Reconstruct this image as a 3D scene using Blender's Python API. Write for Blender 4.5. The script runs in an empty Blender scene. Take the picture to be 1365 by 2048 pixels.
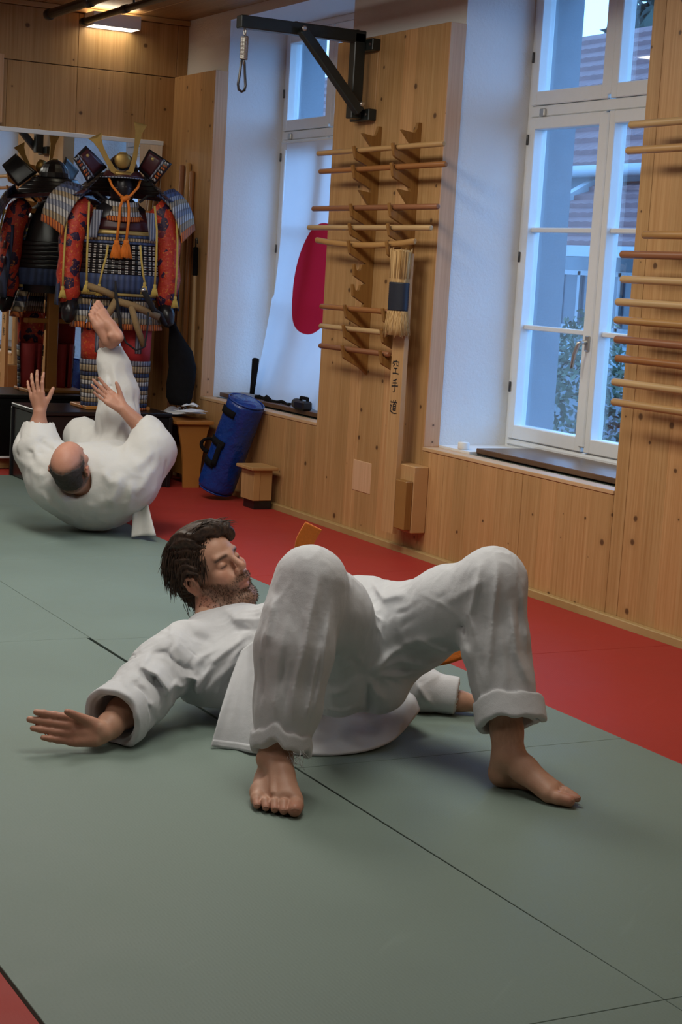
import bpy, bmesh, math, random
import numpy as np
from mathutils import Vector, Matrix, Euler

# ---------------------------------------------------------------- camera, sky, light, exposure
SC = bpy.context.scene
COL = SC.collection
cam_data = bpy.data.cameras.new('camera')
cam = bpy.data.objects.new('camera', cam_data)
COL.objects.link(cam)
cam_data.sensor_fit = 'VERTICAL'
cam_data.sensor_height = 36.0
cam_data.lens = 60.608
cam_data.clip_end = 200
cam.matrix_world = Matrix(((0.883857, 0.012748, -0.467584, 0.0),
                           (-0.464115, 0.148415, -0.873253, 0.0),
                           (0.058265, 0.988843, 0.137094, 1.32),
                           (0, 0, 0, 1)))
SC.camera = cam
SC.view_settings.view_transform = 'Standard'
SC.view_settings.look = 'None'
SC.view_settings.gamma = 1.0
SC.view_settings.use_curve_mapping = False
SC.view_settings.exposure = -0.08
SC.cycles.use_denoising = True
SC.cycles.max_bounces = 8
SC.cycles.diffuse_bounces = 4
SC.cycles.glossy_bounces = 4
SC.cycles.transparent_max_bounces = 12
SC.cycles.sample_clamp_indirect = 4.0

W = bpy.data.worlds.new('dusk_sky')
SC.world = W
W.use_nodes = True
wn = W.node_tree.nodes
wn['Background'].inputs['Color'].default_value = (0.23, 0.51, 1.0, 1)
wn['Background'].inputs['Strength'].default_value = 6.0


def area_light(name, loc, sx, sy, energy, color, rot=(0, 0, 0)):
    d = bpy.data.lights.new(name, 'AREA')
    d.shape = 'RECTANGLE'
    d.size, d.size_y = sx, sy
    d.energy = energy
    d.color = color
    o = bpy.data.objects.new(name, d)
    o.location = loc
    o.rotation_euler = rot
    COL.objects.link(o)
    return o


LAMP = (1.0, 0.955, 0.86)
# the hall's ceiling lamps (all above the frame)
for i, (lx, ly, e) in enumerate(((2.2, 8.4, 21), (2.2, 6.4, 54), (2.2, 4.2, 38), (2.3, 1.4, 10), (-.6, 7.5, 26), (-.6, 3.8, 18))):
    area_light('ceiling_lamp_light', (lx, ly, 2.78), 0.7, 1.4, e, LAMP)


# ---------------------------------------------------------------- object helpers
def link(o):
    COL.objects.link(o)
    return o


def tag(o, label=None, cat=None, group=None, kind=None):
    if label: o['label'] = label
    if cat: o['category'] = cat
    if group: o['group'] = group
    if kind: o['kind'] = kind
    return o


def thing(name, label, cat, loc=(0, 0, 0), group=None, rz=0.0):
    o = bpy.data.objects.new(name, None)
    o.empty_display_size = 0.1
    o.location = loc
    o.rotation_euler = (0, 0, rz)
    link(o)
    return tag(o, label, cat, group)


def adopt(o, parent):
    """child built in world coordinates keeps its place under an (unrotated) parent"""
    if parent is None: return o
    o.parent = parent
    if parent.parent is None: o.matrix_parent_inverse = Matrix.Translation(-Vector(parent.location))
    return o


def copy_tree(o, parent=None):
    c = o.copy()
    COL.objects.link(c)
    if parent is not None: c.parent = parent
    for ch in list(o.children): copy_tree(ch, c)
    return c


def frame_to(a, b):
    """rotation taking +Z onto b-a"""
    d = (Vector(b) - Vector(a)).normalized()
    return d.to_track_quat('Z', 'Y').to_matrix()


class MB:
    def __init__(s): s.v, s.f, s.sm = [], [], []

    def add(s, vs, fs, smooth=False):
        n = len(s.v)
        s.v += [tuple(v) for v in vs]
        s.f += [tuple(i + n for i in f) for f in fs]
        s.sm += [smooth] * len(fs)
        return s

    def box(s, x0, x1, y0, y1, z0, z1, c=0.0):
        """box with chamfered edges of width c"""
        if c <= 0:
            vs = [(x, y, z) for x in (x0, x1) for y in (y0, y1) for z in (z0, z1)]
            fs = [(0, 1, 3, 2), (4, 6, 7, 5), (0, 4, 5, 1), (2, 3, 7, 6), (0, 2, 6, 4), (1, 5, 7, 3)]
            return s.add(vs, fs)
        return s.obox(((x0 + x1) / 2, (y0 + y1) / 2, (z0 + z1) / 2), (abs(x1 - x0) / 2, abs(y1 - y0) / 2, abs(z1 - z0) / 2), Matrix.Identity(3), c)

    def obox(s, cen, h, rot, c=0.0):
        bm = bmesh.new()
        bmesh.ops.create_cube(bm, size=1)
        for v in bm.verts: v.co = Vector((v.co.x * 2 * h[0], v.co.y * 2 * h[1], v.co.z * 2 * h[2]))
        if c > 0: bmesh.ops.bevel(bm, geom=list(bm.edges), offset=c, segments=1, affect='EDGES', profile=0.5)
        bm.verts.index_update()
        vs = [rot @ v.co + Vector(cen) for v in bm.verts]
        fs = [[v.index for v in f.verts] for f in bm.faces]
        bm.free()
        return s.add(vs, fs)

    def bar(s, a, b, w, h, c=0.0, up=(0, 0, 1)):
        a, b = Vector(a), Vector(b)
        z = (b - a).normalized()
        x = Vector(up).cross(z)
        if x.length < 1e-4: x = Vector((1, 0, 0))
        x.normalize()
        y = z.cross(x)
        rot = Matrix((x, y, z)).transposed()
        return s.obox((a + b) / 2, (w / 2, h / 2, (b - a).length / 2), rot, c)

    def tube(s, pts, r, n=10, cap=True, closed=False, flat=1.0):
        pts = [Vector(p) for p in pts]
        m = len(pts)
        rs = r if isinstance(r, (list, tuple)) else [r] * m
        vs, fs = [], []
        ref = None
        for i, p in enumerate(pts):
            if closed: t = (pts[(i + 1) % m] - pts[i - 1])
            else: t = pts[min(i + 1, m - 1)] - pts[max(i - 1, 0)]
            t.normalize()
            if ref is None:
                ref = Vector((0, 0, 1)) if abs(t.z) < 0.9 else Vector((1, 0, 0))
            x = (ref - t * ref.dot(t)).normalized()
            ref = x
            y = t.cross(x)
            for k in range(n):
                a = 2 * math.pi * k / n
                vs.append(p + (x * math.cos(a) + y * math.sin(a) * flat) * rs[i])
        for i in range(m if closed else m - 1):
            j = (i + 1) % m
            for k in range(n):
                l = (k + 1) % n
                fs.append((i * n + k, i * n + l, j * n + l, j * n + k))
        s.add(vs, fs, True)
        if cap and not closed:
            k0 = len(s.v) - len(vs)
            s.f.append(tuple(k0 + k for k in reversed(range(n)))); s.sm.append(False)
            s.f.append(tuple(k0 + (m - 1) * n + k for k in range(n))); s.sm.append(False)
        return s

    def rod(s, a, b, r, n=10, rnd=0.4):
        """round stick with slightly rounded ends"""
        a, b = Vector(a), Vector(b)
        d = (b - a).normalized()
        e = r * rnd
        return s.tube([a, a + d * e * 0.3, a + d * e, b - d * e, b - d * e * 0.3, b], [r * .55, r * .85, r, r, r * .85, r * .55], n)

    def lathe(s, prof, cen=(0, 0, 0), n=20, rot=None, sx=1.0, sy=1.0, a0=0.0, a1=2 * math.pi):
        full = abs(a1 - a0 - 2 * math.pi) < 1e-6
        m = n if full else n + 1
        vs, fs = [], []
        for (r, z) in prof:
            for k in range(m):
                a = a0 + (a1 - a0) * k / n
                v = Vector((r * math.cos(a) * sx, r * math.sin(a) * sy, z))
                if rot is not None: v = rot @ v
                vs.append(v + Vector(cen))
        for i in range(len(prof) - 1):
            for k in range(n):
                l = (k + 1) % m if full else k + 1
                fs.append((i * m + k, i * m + l, (i + 1) * m + l, (i + 1) * m + k))
        return s.add(vs, fs, True)

    def prism(s, poly, fn0, fn1):
        """extrude a 2D polygon between two placement functions"""
        n = len(poly)
        vs = [fn0(p) for p in poly] + [fn1(p) for p in poly]
        fs = [tuple(range(n)), tuple(reversed(range(n, 2 * n)))]
        for i in range(n):
            j = (i + 1) % n
            fs.append((i, i + n, j + n, j))
        return s.add(vs, fs)

    def grid(s, fn, nu, nv, smooth=True):
        vs = [fn(i / nu, j / nv) for i in range(nu + 1) for j in range(nv + 1)]
        fs = [(i * (nv + 1) + j, (i + 1) * (nv + 1) + j, (i + 1) * (nv + 1) + j + 1, i * (nv + 1) + j + 1) for i in range(nu) for j in range(nv)]
        return s.add(vs, fs, smooth)

    def sheet(s, fn, nu, nv, th, smooth=True):
        """grid with thickness th along its normals (closed shell)"""
        P = [[Vector(fn(i / nu, j / nv)) for j in range(nv + 1)] for i in range(nu + 1)]
        def nrm(i, j):
            a = P[min(i + 1, nu)][j] - P[max(i - 1, 0)][j]
            b = P[i][min(j + 1, nv)] - P[i][max(j - 1, 0)]
            n = a.cross(b)
            return n.normalized() if n.length > 1e-9 else Vector((0, 0, 1))
        N = nv + 1
        M = (nu + 1) * N
        vs = [P[i][j] + nrm(i, j) * th / 2 for i in range(nu + 1) for j in range(N)]
        vs += [P[i][j] - nrm(i, j) * th / 2 for i in range(nu + 1) for j in range(N)]
        fs = []
        for i in range(nu):
            for j in range(nv):
                q = (i * N + j, (i + 1) * N + j, (i + 1) * N + j + 1, i * N + j + 1)
                fs.append(q)
                fs.append(tuple(M + k for k in reversed(q)))
        s.add(vs, fs, smooth)
        ring = [i * N for i in range(nu + 1)] + [nu * N + j for j in range(1, N)] + [i * N + nv for i in range(nu - 1, -1, -1)] + [j for j in range(nv - 1, 0, -1)]
        k0 = len(s.v) - len(vs)
        for a, b in zip(ring, ring[1:] + ring[:1]):
            s.f.append((k0 + a, k0 + M + a, k0 + M + b, k0 + b)); s.sm.append(False)
        return s

    def mesh(s, name, mat):
        me = bpy.data.meshes.new(name)
        me.from_pydata([tuple(v) for v in s.v], [], s.f)
        me.polygons.foreach_set('use_smooth', s.sm)
        bm = bmesh.new(); bm.from_mesh(me)
        bmesh.ops.recalc_face_normals(bm, faces=bm.faces)
        bm.to_mesh(me); bm.free()
        if mat is not None: me.materials.append(mat)
        return me

    def build(s, name, mat, parent=None, kind=None, label=None):
        o = bpy.data.objects.new(name, s.mesh(name, mat))
        link(o)
        adopt(o, parent)
        if kind: o['kind'] = kind
        if label: o['label'] = label
        return o


# ---------------------------------------------------------------- materials
def srgb(r, g, b):
    f = lambda c: (c / 255 / 12.92) if c <= 10 else ((c / 255 + 0.055) / 1.055) ** 2.4
    return (f(r), f(g), f(b), 1.0)


class NT:
    def __init__(s, name):
        s.m = bpy.data.materials.new(name)
        s.m.use_nodes = True
        s.t = s.m.node_tree
        s.n = s.t.nodes
        s.b = s.n['Principled BSDF']
        s.out = s.n['Material Output']

    def new(s, typ, **kw):
        n = s.n.new(typ)
        for k, v in kw.items():
            if k.startswith('i_'): s.set(n, k[2:].replace('_', ' '), v)
            else: setattr(n, k, v)
        return n

    def set(s, n, key, v):
        inp = n.inputs[key]
        if isinstance(v, bpy.types.NodeSocket): s.t.links.new(v, inp)
        else: inp.default_value = v

    def math(s, op, a, b=None, c=None, clamp=False):
        n = s.n.new('ShaderNodeMath'); n.operation = op; n.use_clamp = clamp
        for i, v in enumerate((a, b, c)):
            if v is not None:
                if isinstance(v, bpy.types.NodeSocket): s.t.links.new(v, n.inputs[i])
                else: n.inputs[i].default_value = v
        return n.outputs[0]

    def mix(s, fac, a, b, blend='MIX'):
        n = s.n.new('ShaderNodeMix'); n.data_type = 'RGBA'; n.blend_type = blend
        for i, v in ((0, fac), (6, a), (7, b)):
            if isinstance(v, bpy.types.NodeSocket): s.t.links.new(v, n.inputs[i])
            else: n.inputs[i].default_value = v
        return n.outputs[2]

    def coords(s):
        tc = s.new('ShaderNodeTexCoord')
        sep = s.new('ShaderNodeSeparateXYZ')
        s.t.links.new(tc.outputs['Object'], sep.inputs[0])
        return tc.outputs['Object'], sep.outputs[0], sep.outputs[1], sep.outputs[2]

    def vec(s, x, y, z):
        n = s.new('ShaderNodeCombineXYZ')
        for i, v in enumerate((x, y, z)):
            if isinstance(v, bpy.types.NodeSocket): s.t.links.new(v, n.inputs[i])
            else: n.inputs[i].default_value = v
        return n.outputs[0]

    def noise(s, vec, scale, detail=3, rough=0.5, dim='3D'):
        n = s.new('ShaderNodeTexNoise'); n.noise_dimensions = dim
        n.inputs['Scale'].default_value = scale; n.inputs['Detail'].default_value = detail; n.inputs['Roughness'].default_value = rough
        s.t.links.new(vec, n.inputs['Vector'])
        return n.outputs['Fac']

    def ramp(s, fac, lo, hi, a=0.0, b=1.0):
        n = s.new('ShaderNodeMapRange')
        n.inputs[1].default_value = lo; n.inputs[2].default_value = hi; n.inputs[3].default_value = a; n.inputs[4].default_value = b
        s.t.links.new(fac, n.inputs[0])
        return n.outputs[0]

    def bump(s, h, strength=0.3, dist=0.01):
        n = s.new('ShaderNodeBump')
        n.inputs['Strength'].default_value = strength; n.inputs['Distance'].default_value = dist
        s.t.links.new(h, n.inputs['Height'])
        s.t.links.new(n.outputs[0], s.b.inputs['Normal'])

    def base(s, c): s.set(s.b, 'Base Color', c)

    def rough(s, r, spec=0.5):
        s.set(s.b, 'Roughness', r); s.b.inputs['Specular IOR Level'].default_value = spec


def plain(name, col, rough=0.6, metal=0.0, spec=0.5, var=0.12, scale=30, bump=0.0, bscale=120):
    t = NT(name)
    o, x, y, z = t.coords()
    n = t.noise(o, scale, 3)
    d = tuple(c * (1 - var) for c in col[:3]) + (1,)
    e = tuple(min(1, c * (1 + var)) for c in col[:3]) + (1,)
    t.base(t.mix(n, d, e))
    t.rough(rough, spec)
    t.b.inputs['Metallic'].default_value = metal
    if bump > 0: t.bump(t.noise(o, bscale, 4), bump, 0.004)
    return t.m


def spruce(name, axis, base, dark, strip=0.118, knots=True, seed=0.0, rough=0.42, along='Z', vary=0.15):
    """knotty glued-spruce board; 'axis' runs across the strips, 'along' along the grain"""
    t = NT(name)
    o, x, y, z = t.coords()
    q = {'X': x, 'Y': y, 'Z': z}
    a, l = q[axis], q[along]
    third = [q[k] for k in 'XYZ' if k not in (axis, along)][0]
    a = t.math('ADD', a, seed)
    wob = t.math('MULTIPLY', t.math('SUBTRACT', t.noise(t.vec(a, t.math('MULTIPLY', l, .5), third), 3.0, 2), .5), .012)
    aw = t.math('ADD', a, wob)
    sid = t.math('FLOOR', t.math('DIVIDE', a, strip))
    wnz = t.new('ShaderNodeTexWhiteNoise', noise_dimensions='1D')
    t.t.links.new(sid, wnz.inputs['W'])
    off = wnz.outputs['Value']
    lo = t.math('ADD', l, t.math('MULTIPLY', off, 7.0))
    grain = t.noise(t.vec(t.math('MULTIPLY', aw, 90.0), t.math('MULTIPLY', lo, 1.6), third), 1.0, 4, .6)
    band = t.noise(t.vec(t.math('MULTIPLY', aw, 22.0), t.math('MULTIPLY', lo, .55), third), 1.0, 2)
    c = t.mix(t.ramp(grain, .35, .7), base, dark)
    c = t.mix(t.ramp(band, .3, .75, 0, .45), c, dark)
    tone = t.ramp(off, 0, 1, 1 - vary, 1 + vary * .6)
    tn = t.vec(tone, t.math('MULTIPLY', tone, t.ramp(off, 0, 1, 1.02, .97)), tone)
    c = t.mix(1.0, c, tn, 'MULTIPLY')
    if knots:
        v = t.new('ShaderNodeTexVoronoi', voronoi_dimensions='2D')
        v.inputs['Scale'].default_value = 1.0
        t.t.links.new(t.vec(t.math('MULTIPLY', a, 5.2), t.math('MULTIPLY', l, 5.4), 0), v.inputs['Vector'])
        sepc = t.new('ShaderNodeSeparateColor')
        t.t.links.new(v.outputs['Color'], sepc.inputs[0])
        size = t.ramp(sepc.outputs[0], .25, 1.0, 0.0, .095)
        kd = t.math('ADD', v.outputs['Distance'], t.math('MULTIPLY', t.math('SUBTRACT', t.noise(o, 60, 2), .5), .02))
        k = t.math('SUBTRACT', 1.0, t.math('DIVIDE', kd, t.math('MAXIMUM', size, .001)), clamp=True)
        k = t.math('MULTIPLY', k, 2.2, clamp=True)
        halo = t.math('SUBTRACT', 1.0, t.math('DIVIDE', kd, t.math('MAXIMUM', t.math('MULTIPLY', size, 2.6), .001)), clamp=True)
        c = t.mix(t.math('MULTIPLY', halo, .35), c, tuple(d * .7 for d in dark[:3]) + (1,))
        c = t.mix(t.math('MULTIPLY', k, .85), c, (.07, .03, .013, 1))
    t.base(c)
    t.rough(rough, .35)
    t.bump(grain, .08, .003)
    return t.m


def cloth_mat(name, col, weave=900, bump=.15, sheen=.2, wr=.35):
    t = NT(name)
    o, x, y, z = t.coords()
    n = t.noise(o, 7, 4, .6)
    t.base(t.mix(n, tuple(c * .93 for c in col[:3]) + (1,), tuple(min(1, c * 1.03) for c in col[:3]) + (1,)))
    t.rough(.85, .15)
    t.b.inputs['Sheen Weight'].default_value = sheen
    w = t.math('ADD', t.math('MULTIPLY', t.noise(o, weave, 2), .12), t.math('ADD', t.math('MULTIPLY', t.noise(o, 22, 5, .62), wr), t.noise(o, 9, 3, .55)))
    t.bump(w, bump, .03)
    return t.m


WOODC, WOODD = (.56, .335, .145, 1), (.41, .215, .078, 1)
M = {}
M['wood_y'] = spruce('spruce_wall_boards', 'Y', WOODC, WOODD)
M['wood_x'] = spruce('spruce_back_boards', 'X', (.50, .29, .12, 1), (.36, .19, .065, 1), seed=.05)
M['wood_edge'] = spruce('spruce_panel_edge', 'X', (.62, .37, .20, 1), (.50, .27, .13, 1), strip=.03, seed=.3, vary=.1)
M['wood_cap'] = spruce('spruce_cap', 'X', (.66, .44, .25, 1), (.55, .33, .16, 1), strip=.05, along='Y', knots=False, vary=.1)
M['batten'] = spruce('pine_batten', 'X', (.50, .35, .16, 1), (.37, .24, .09, 1), strip=.05, along='Y', knots=False, vary=.1)
M['ceil_wood'] = spruce('ceiling_boards', 'X', (.40, .22, .085, 1), (.27, .13, .045, 1), strip=.12, along='Y', seed=.4)
M['rack_wood'] = spruce('oiled_rack_wood', 'X', (.36, .18, .05, 1), (.25, .11, .028, 1), strip=.2, knots=False, vary=.1)
M['table_wood'] = spruce('honey_table_wood', 'Y', (.46, .20, .045, 1), (.33, .13, .027, 1), strip=.3, knots=False, vary=.1)
M['box_wood'] = spruce('pale_box_wood', 'Y', (.52, .32, .13, 1), (.38, .21, .075, 1), strip=.2, knots=False, vary=.1)
M['dark_sill'] = spruce('walnut_sill', 'X', (.16, .085, .045, 1), (.09, .045, .022, 1), strip=.4, along='Y', knots=False, vary=.1, rough=.3)
M['white_frame'] = plain('painted_window_white', (.74, .75, .74, 1), .38, var=.03)
M['black_steel'] = plain('black_powder_steel', (.016, .021, .020, 1), .35, var=.2)
M['zinc'] = plain('zinc_steel', (.55, .54, .50, 1), .35, metal=.9)
M['dark_zinc'] = plain('dark_steel', (.10, .095, .09, 1), .35, metal=.8)
M['black_cloth'] = plain('black_cloth', (.008, .008, .009, 1), .95, spec=.15, var=.3, bump=.3)
M['black_lacquer'] = plain('black_lacquer', (.010, .009, .010, 1), .3, var=.2)
M['white_paint'] = plain('white_paint', (.78, .77, .74, 1), .5, var=.03)
M['paper'] = plain('paper', (.78, .79, .80, 1), .7, var=.05)
M['dark_tile'] = plain('black_pipe', (.012, .012, .012, 1), .3)


def plaster(name, col):
    t = NT(name)
    o, x, y, z = t.coords()
    n = t.noise(o, 3, 4)
    t.base(t.mix(n, tuple(c * .95 for c in col[:3]) + (1,), col))
    t.rough(.9, .2)
    t.bump(t.math('ADD', t.noise(o, 70, 5, .6), t.math('MULTIPLY', t.noise(o, 9, 3), .6)), .35, .012)
    return t.m


M['plaster'] = plaster('white_rough_plaster', (.76, .76, .75, 1))


def mat_vinyl(name, col, spec=.24):
    t = NT(name)
    o, x, y, z = t.coords()
    n = t.noise(o, 2.2, 5, .6)
    fine = t.noise(o, 160, 2)
    c = t.mix(n, tuple(c * .90 for c in col[:3]) + (1,), tuple(min(1, c * 1.08) for c in col[:3]) + (1,))
    c = t.mix(t.ramp(fine, .3, .7, 0, .25), c, tuple(c * .8 for c in col[:3]) + (1,))
    scr = t.noise(t.vec(t.math('ADD', t.math('MULTIPLY', x, 2.0), y), t.math('MULTIPLY', t.math('SUBTRACT', y, t.math('MULTIPLY', x, .8)), 14.0), z), .9, 3)
    c = t.mix(t.ramp(scr, .66, .78, 0, .10), c, tuple(min(1, c * 1.8 + .05) for c in col[:3]) + (1,))
    t.base(c)
    t.set(t.b, 'Roughness', t.ramp(n, .3, .7, .48, .60))
    t.b.inputs['Specular IOR Level'].default_value = spec
    w = t.math('SINE', t.math('MULTIPLY', t.math('ADD', x, t.math('MULTIPLY', t.noise(o, 40, 2), .004)), 2 * math.pi / .0085))
    w2 = t.math('SINE', t.math('MULTIPLY', y, 2 * math.pi / .03))
    h = t.math('ADD', t.math('MULTIPLY', w, .5), t.math('MULTIPLY', t.math('MULTIPLY', w, w2), .35))
    t.bump(t.math('ADD', h, t.math('MULTIPLY', fine, .8)), .08, .0014)
    return t.m


M['green_mat'] = mat_vinyl('green_tatami_vinyl', (.172, .228, .198, 1))
M['red_mat'] = mat_vinyl('red_tatami_vinyl', (.37, .040, .030, 1), .10)
M['mat_side'] = plain('dark_mat_side', (.060, .075, .045, 1), .8)


def mirror_mat():
    t = NT('silvered_mirror')
    o, x, y, z = t.coords()
    t.base(t.mix(t.noise(o, 2, 2), (.80, .82, .80, 1), (.84, .85, .84, 1)))
    t.b.inputs['Metallic'].default_value = 1.0
    t.b.inputs['Roughness'].default_value = 0.012
    return t.m


M['mirror'] = mirror_mat()


def glass_mat():
    t = NT('window_glass')
    o, x, y, z = t.coords()
    tr = t.new('ShaderNodeBsdfTransparent')
    t.t.links.new(t.mix(t.noise(o, 3, 2), (.93, .96, .98, 1), (.96, .98, 1, 1)), tr.inputs['Color'])
    gl = t.new('ShaderNodeBsdfGlossy')
    gl.inputs['Roughness'].default_value = .02
    fr = t.new('ShaderNodeFresnel')
    fr.inputs['IOR'].default_value = 1.5
    mx = t.new('ShaderNodeMixShader')
    t.t.links.new(t.math('MULTIPLY', fr.outputs[0], .35), mx.inputs[0])
    t.t.links.new(tr.outputs[0], mx.inputs[1])
    t.t.links.new(gl.outputs[0], mx.inputs[2])
    t.t.links.new(mx.outputs[0], t.out.inputs['Surface'])
    t.n.remove(t.b)
    return t.m


M['glass'] = glass_mat()


def emit_mat(name, col, s):
    t = NT(name)
    t.b.inputs['Emission Color'].default_value = col
    t.b.inputs['Emission Strength'].default_value = s
    t.base(t.mix(t.noise(t.coords()[0], 5, 1), (.8, .8, .8, 1), (.85, .85, .8, 1)))
    return t.m
# ---------------------------------------------------------------- the room
XW, XP, XF, XO = 4.18, 4.265, 4.64, 4.905     # wood face, plaster face, window plane, outer face
YB, ZC = 10.36, 2.84                            # back wall, ceiling
N1, N2 = (5.51, 7.02), (8.14, 9.72)             # window niches (near, far)
ZS = 0.525


def structure(name, mb, mat):
    o = mb.build(name, mat)
    o['kind'] = 'structure'
    return o


fl = MB().box(-6.2, XP, -3.2, YB + .2, -.20, -.045)
floor = structure('floor', fl, M['mat_side'])


def tatami(x0, x1, y0, y1, mat, skew=0.0):
    g = .0010
    b = MB().box(x0 + g, x1 - g, y0 + g, y1 - g, -.044, 0, .0010)
    if skew: b.v = [(v[0] - skew * (v[1] - y0) / (y1 - y0) * (v[0] > (x0 + x1) / 2), v[1], v[2]) for v in b.v]
    b.build('tatami_mat', mat, floor)


G, Rd = M['green_mat'], M['red_mat']
xa, xb, xc, xd = .933, 2.05, 3.13, 4.148
ys1 = [-3.0, -.79, .82, 2.42, 5.64, 7.25, 8.86, 10.03]
for y0, y1 in zip(ys1, ys1[1:]): tatami(xa, xb, y0, y1, G, .012 if y0 == 2.42 else 0)
ys2 = [-3.0, -.79, .82, 2.42, 3.99, 5.60, 7.21, 8.82, 10.03]
for y0, y1 in zip(ys2, ys2[1:]): tatami(xb, xc, y0, y1, G)
ysr = [-3.0, -1.42, .19, 1.81, 3.42, 5.04, 6.65, 8.26, 9.87, YB - .03]
for y0, y1 in zip(ysr, ysr[1:]): tatami(xc, xd, y0, y1, Rd)
for y0, y1 in zip(ysr[:-2], ysr[1:-1]):
    tatami(-.15, xa - .006, y0, y1, Rd)
for x0, x1 in ((-.15, 1.5), (1.5, xc)): tatami(x0, x1, 10.03, YB - .03, Rd)
for x0 in (-2.2, -4.25, -6.1): tatami(x0, x0 + 2.0, -3.0, YB - .03, Rd)

structure('ceiling', MB().box(-6.2, XO, -3.2, YB + .2, ZC + .015, ZC + .15), M['ceil_wood'])
ceiling = bpy.data.objects['ceiling']
xx = -6.0
while xx < XP - .05:                            # ceiling boards, each a piece
    x1 = min(xx + .62, XP - .002)
    MB().box(xx, x1 - .006, -3.0, YB - .01, ZC - .012, ZC + .014, .003).build('ceiling_board', M['ceil_wood'], ceiling)
    xx += .62

# plaster shell of the window wall: piers, parapets, lintels in one shell
wr = MB()
wr.box(XP, XO, N2[1], YB + .2, 0, ZC + .02)
wr.box(XP, XO, N1[1], N2[0], 0, ZC + .02)
wr.box(XP, XO, -3.2, N1[0], 0, ZC + .02)
for n in (N1, N2):
    wr.box(XP, XO, n[0], n[1], -.2, .50)
    wr.box(XP, XO, n[0], n[1], 2.775, ZC + .02)
wall_right = structure('wall_right', wr, M['plaster'])


def panel(y0, y1, z0, z1, name='wood_panel', mat=None):
    return MB().box(XW, XP, y0 + .0012, y1 - .0012, z0, z1, .0015).build(name, mat or M['wood_y'], wall_right)


ZP = 2.492
panel(9.72, YB, 0, 2.475)
panel(7.70, 8.14, 0, ZP); panel(7.02, 7.70, 0, ZP)
panel(5.43, 5.51, 0, 2.60); panel(4.25, 5.43, 0, 2.60); panel(3.0, 4.25, 0, 2.60); panel(1.7, 3.0, 0, 2.60); panel(-3.0, 1.7, 0, 2.60)
for a, b in ((5.51, 6.163), (6.163, 6.82), (6.82, 7.02), (8.14, 8.52), (8.52, 9.13), (9.13, 9.72)): panel(a, b, 0, ZS - .018)
for a, b in (N1, N2):
    MB().box(XW - .004, XP, a + .001, b - .001, ZS - .017, ZS, .002).build('wood_cap', M['wood_cap'], wall_right)
for y, z1 in ((7.02, ZP), (9.72, 2.475)):          # pale edge boards of the panels, facing the niches
    MB().box(XW + .001, XP, y - .006, y, ZS + .001, z1 - .001, .001).build('panel_edge', M['wood_edge'], wall_right)
# hatch let into the middle panel
MB().box(XW - .003, XW + .01, 7.51, 7.70, .228, .384, .002).build('hatch_cover', spruce('pale_hatch_wood', 'Y', (.66, .43, .25, 1), (.56, .34, .18, 1), strip=.3, knots=False, vary=.05), wall_right)
bb = structure('baseboard_right', MB().box(4.148, XW - .0005, -3.0, YB - .02, -.04, .032, .004), M['batten'])

# back wall: plaster core behind spruce boards and the mirror
wb = structure('wall_back', MB().box(-6.2, XO, YB + .045, YB + .2, -.2, ZC + .02), M['plaster'])
for z0, z1, xs in ((.0, .075, (-6, -3, 0, XP)), (.075, 2.472, (-6, -4.7, -3.4, -2.1, -.8, .5, 1.8, 3.1, 3.54, 3.99, XP)), (2.475, ZC - .045, (-6, -4, -2, 0, 2.0, 3.54, 4.19, XP))):
    for x0, x1 in zip(xs, xs[1:]):
        MB().box(x0 + .001, x1 - .001, YB, YB + .045, z0, z1 - .002, .0015).build('wood_panel', M['wood_x'], wb)
MB().box(-6, XP - .001, YB - .02, YB + .045, ZC - .044, ZC - .013, .003).build('ceiling_batten', spruce('back_batten', 'Y', (.50, .30, .12, 1), (.4, .21, .08, 1), along='X', knots=False), wb)
structure('wall_left', MB().box(-6.2, -6.0, -3.2, YB + .2, -.2, ZC + .02), M['plaster'])
structure('wall_front', MB().box(-6.2, XO, -3.2, -3.0, -.2, ZC + .02), M['plaster'])

MB().box(2.55, 3.056, 10.28, YB - .001, 2.09, 2.492, .003).build('wood_panel', M['wood_edge'], wb)

# wall mirror, sheets side by side
mir = thing('wall_mirror', 'large frameless wall mirror behind the samurai armour, pale rail along its top', 'mirror', (1.0, YB - .03, .08))
mx = [-1.0, .72, 2.41, 4.10]
for x0, x1 in zip(mx, mx[1:]):
    MB().box(x0 + .001, x1 - .001, YB - .045, YB - .02, .078, 2.045).build('mirror_pane', M['mirror'], mir)
MB().box(mx[0], mx[-1] + .004, YB - .052, YB - .001, 2.045, 2.072, .002).build('top_rail', M['white_frame'], mir)
MB().box(mx[0], mx[-1] + .004, YB - .052, YB - .001, .066, .080, .002).build('bottom_rail', M['white_frame'], mir)
MB().box(mx[0], mx[-1], YB - .02, YB - .001, .08, 2.045).build('backing', M['black_steel'], mir)


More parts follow.
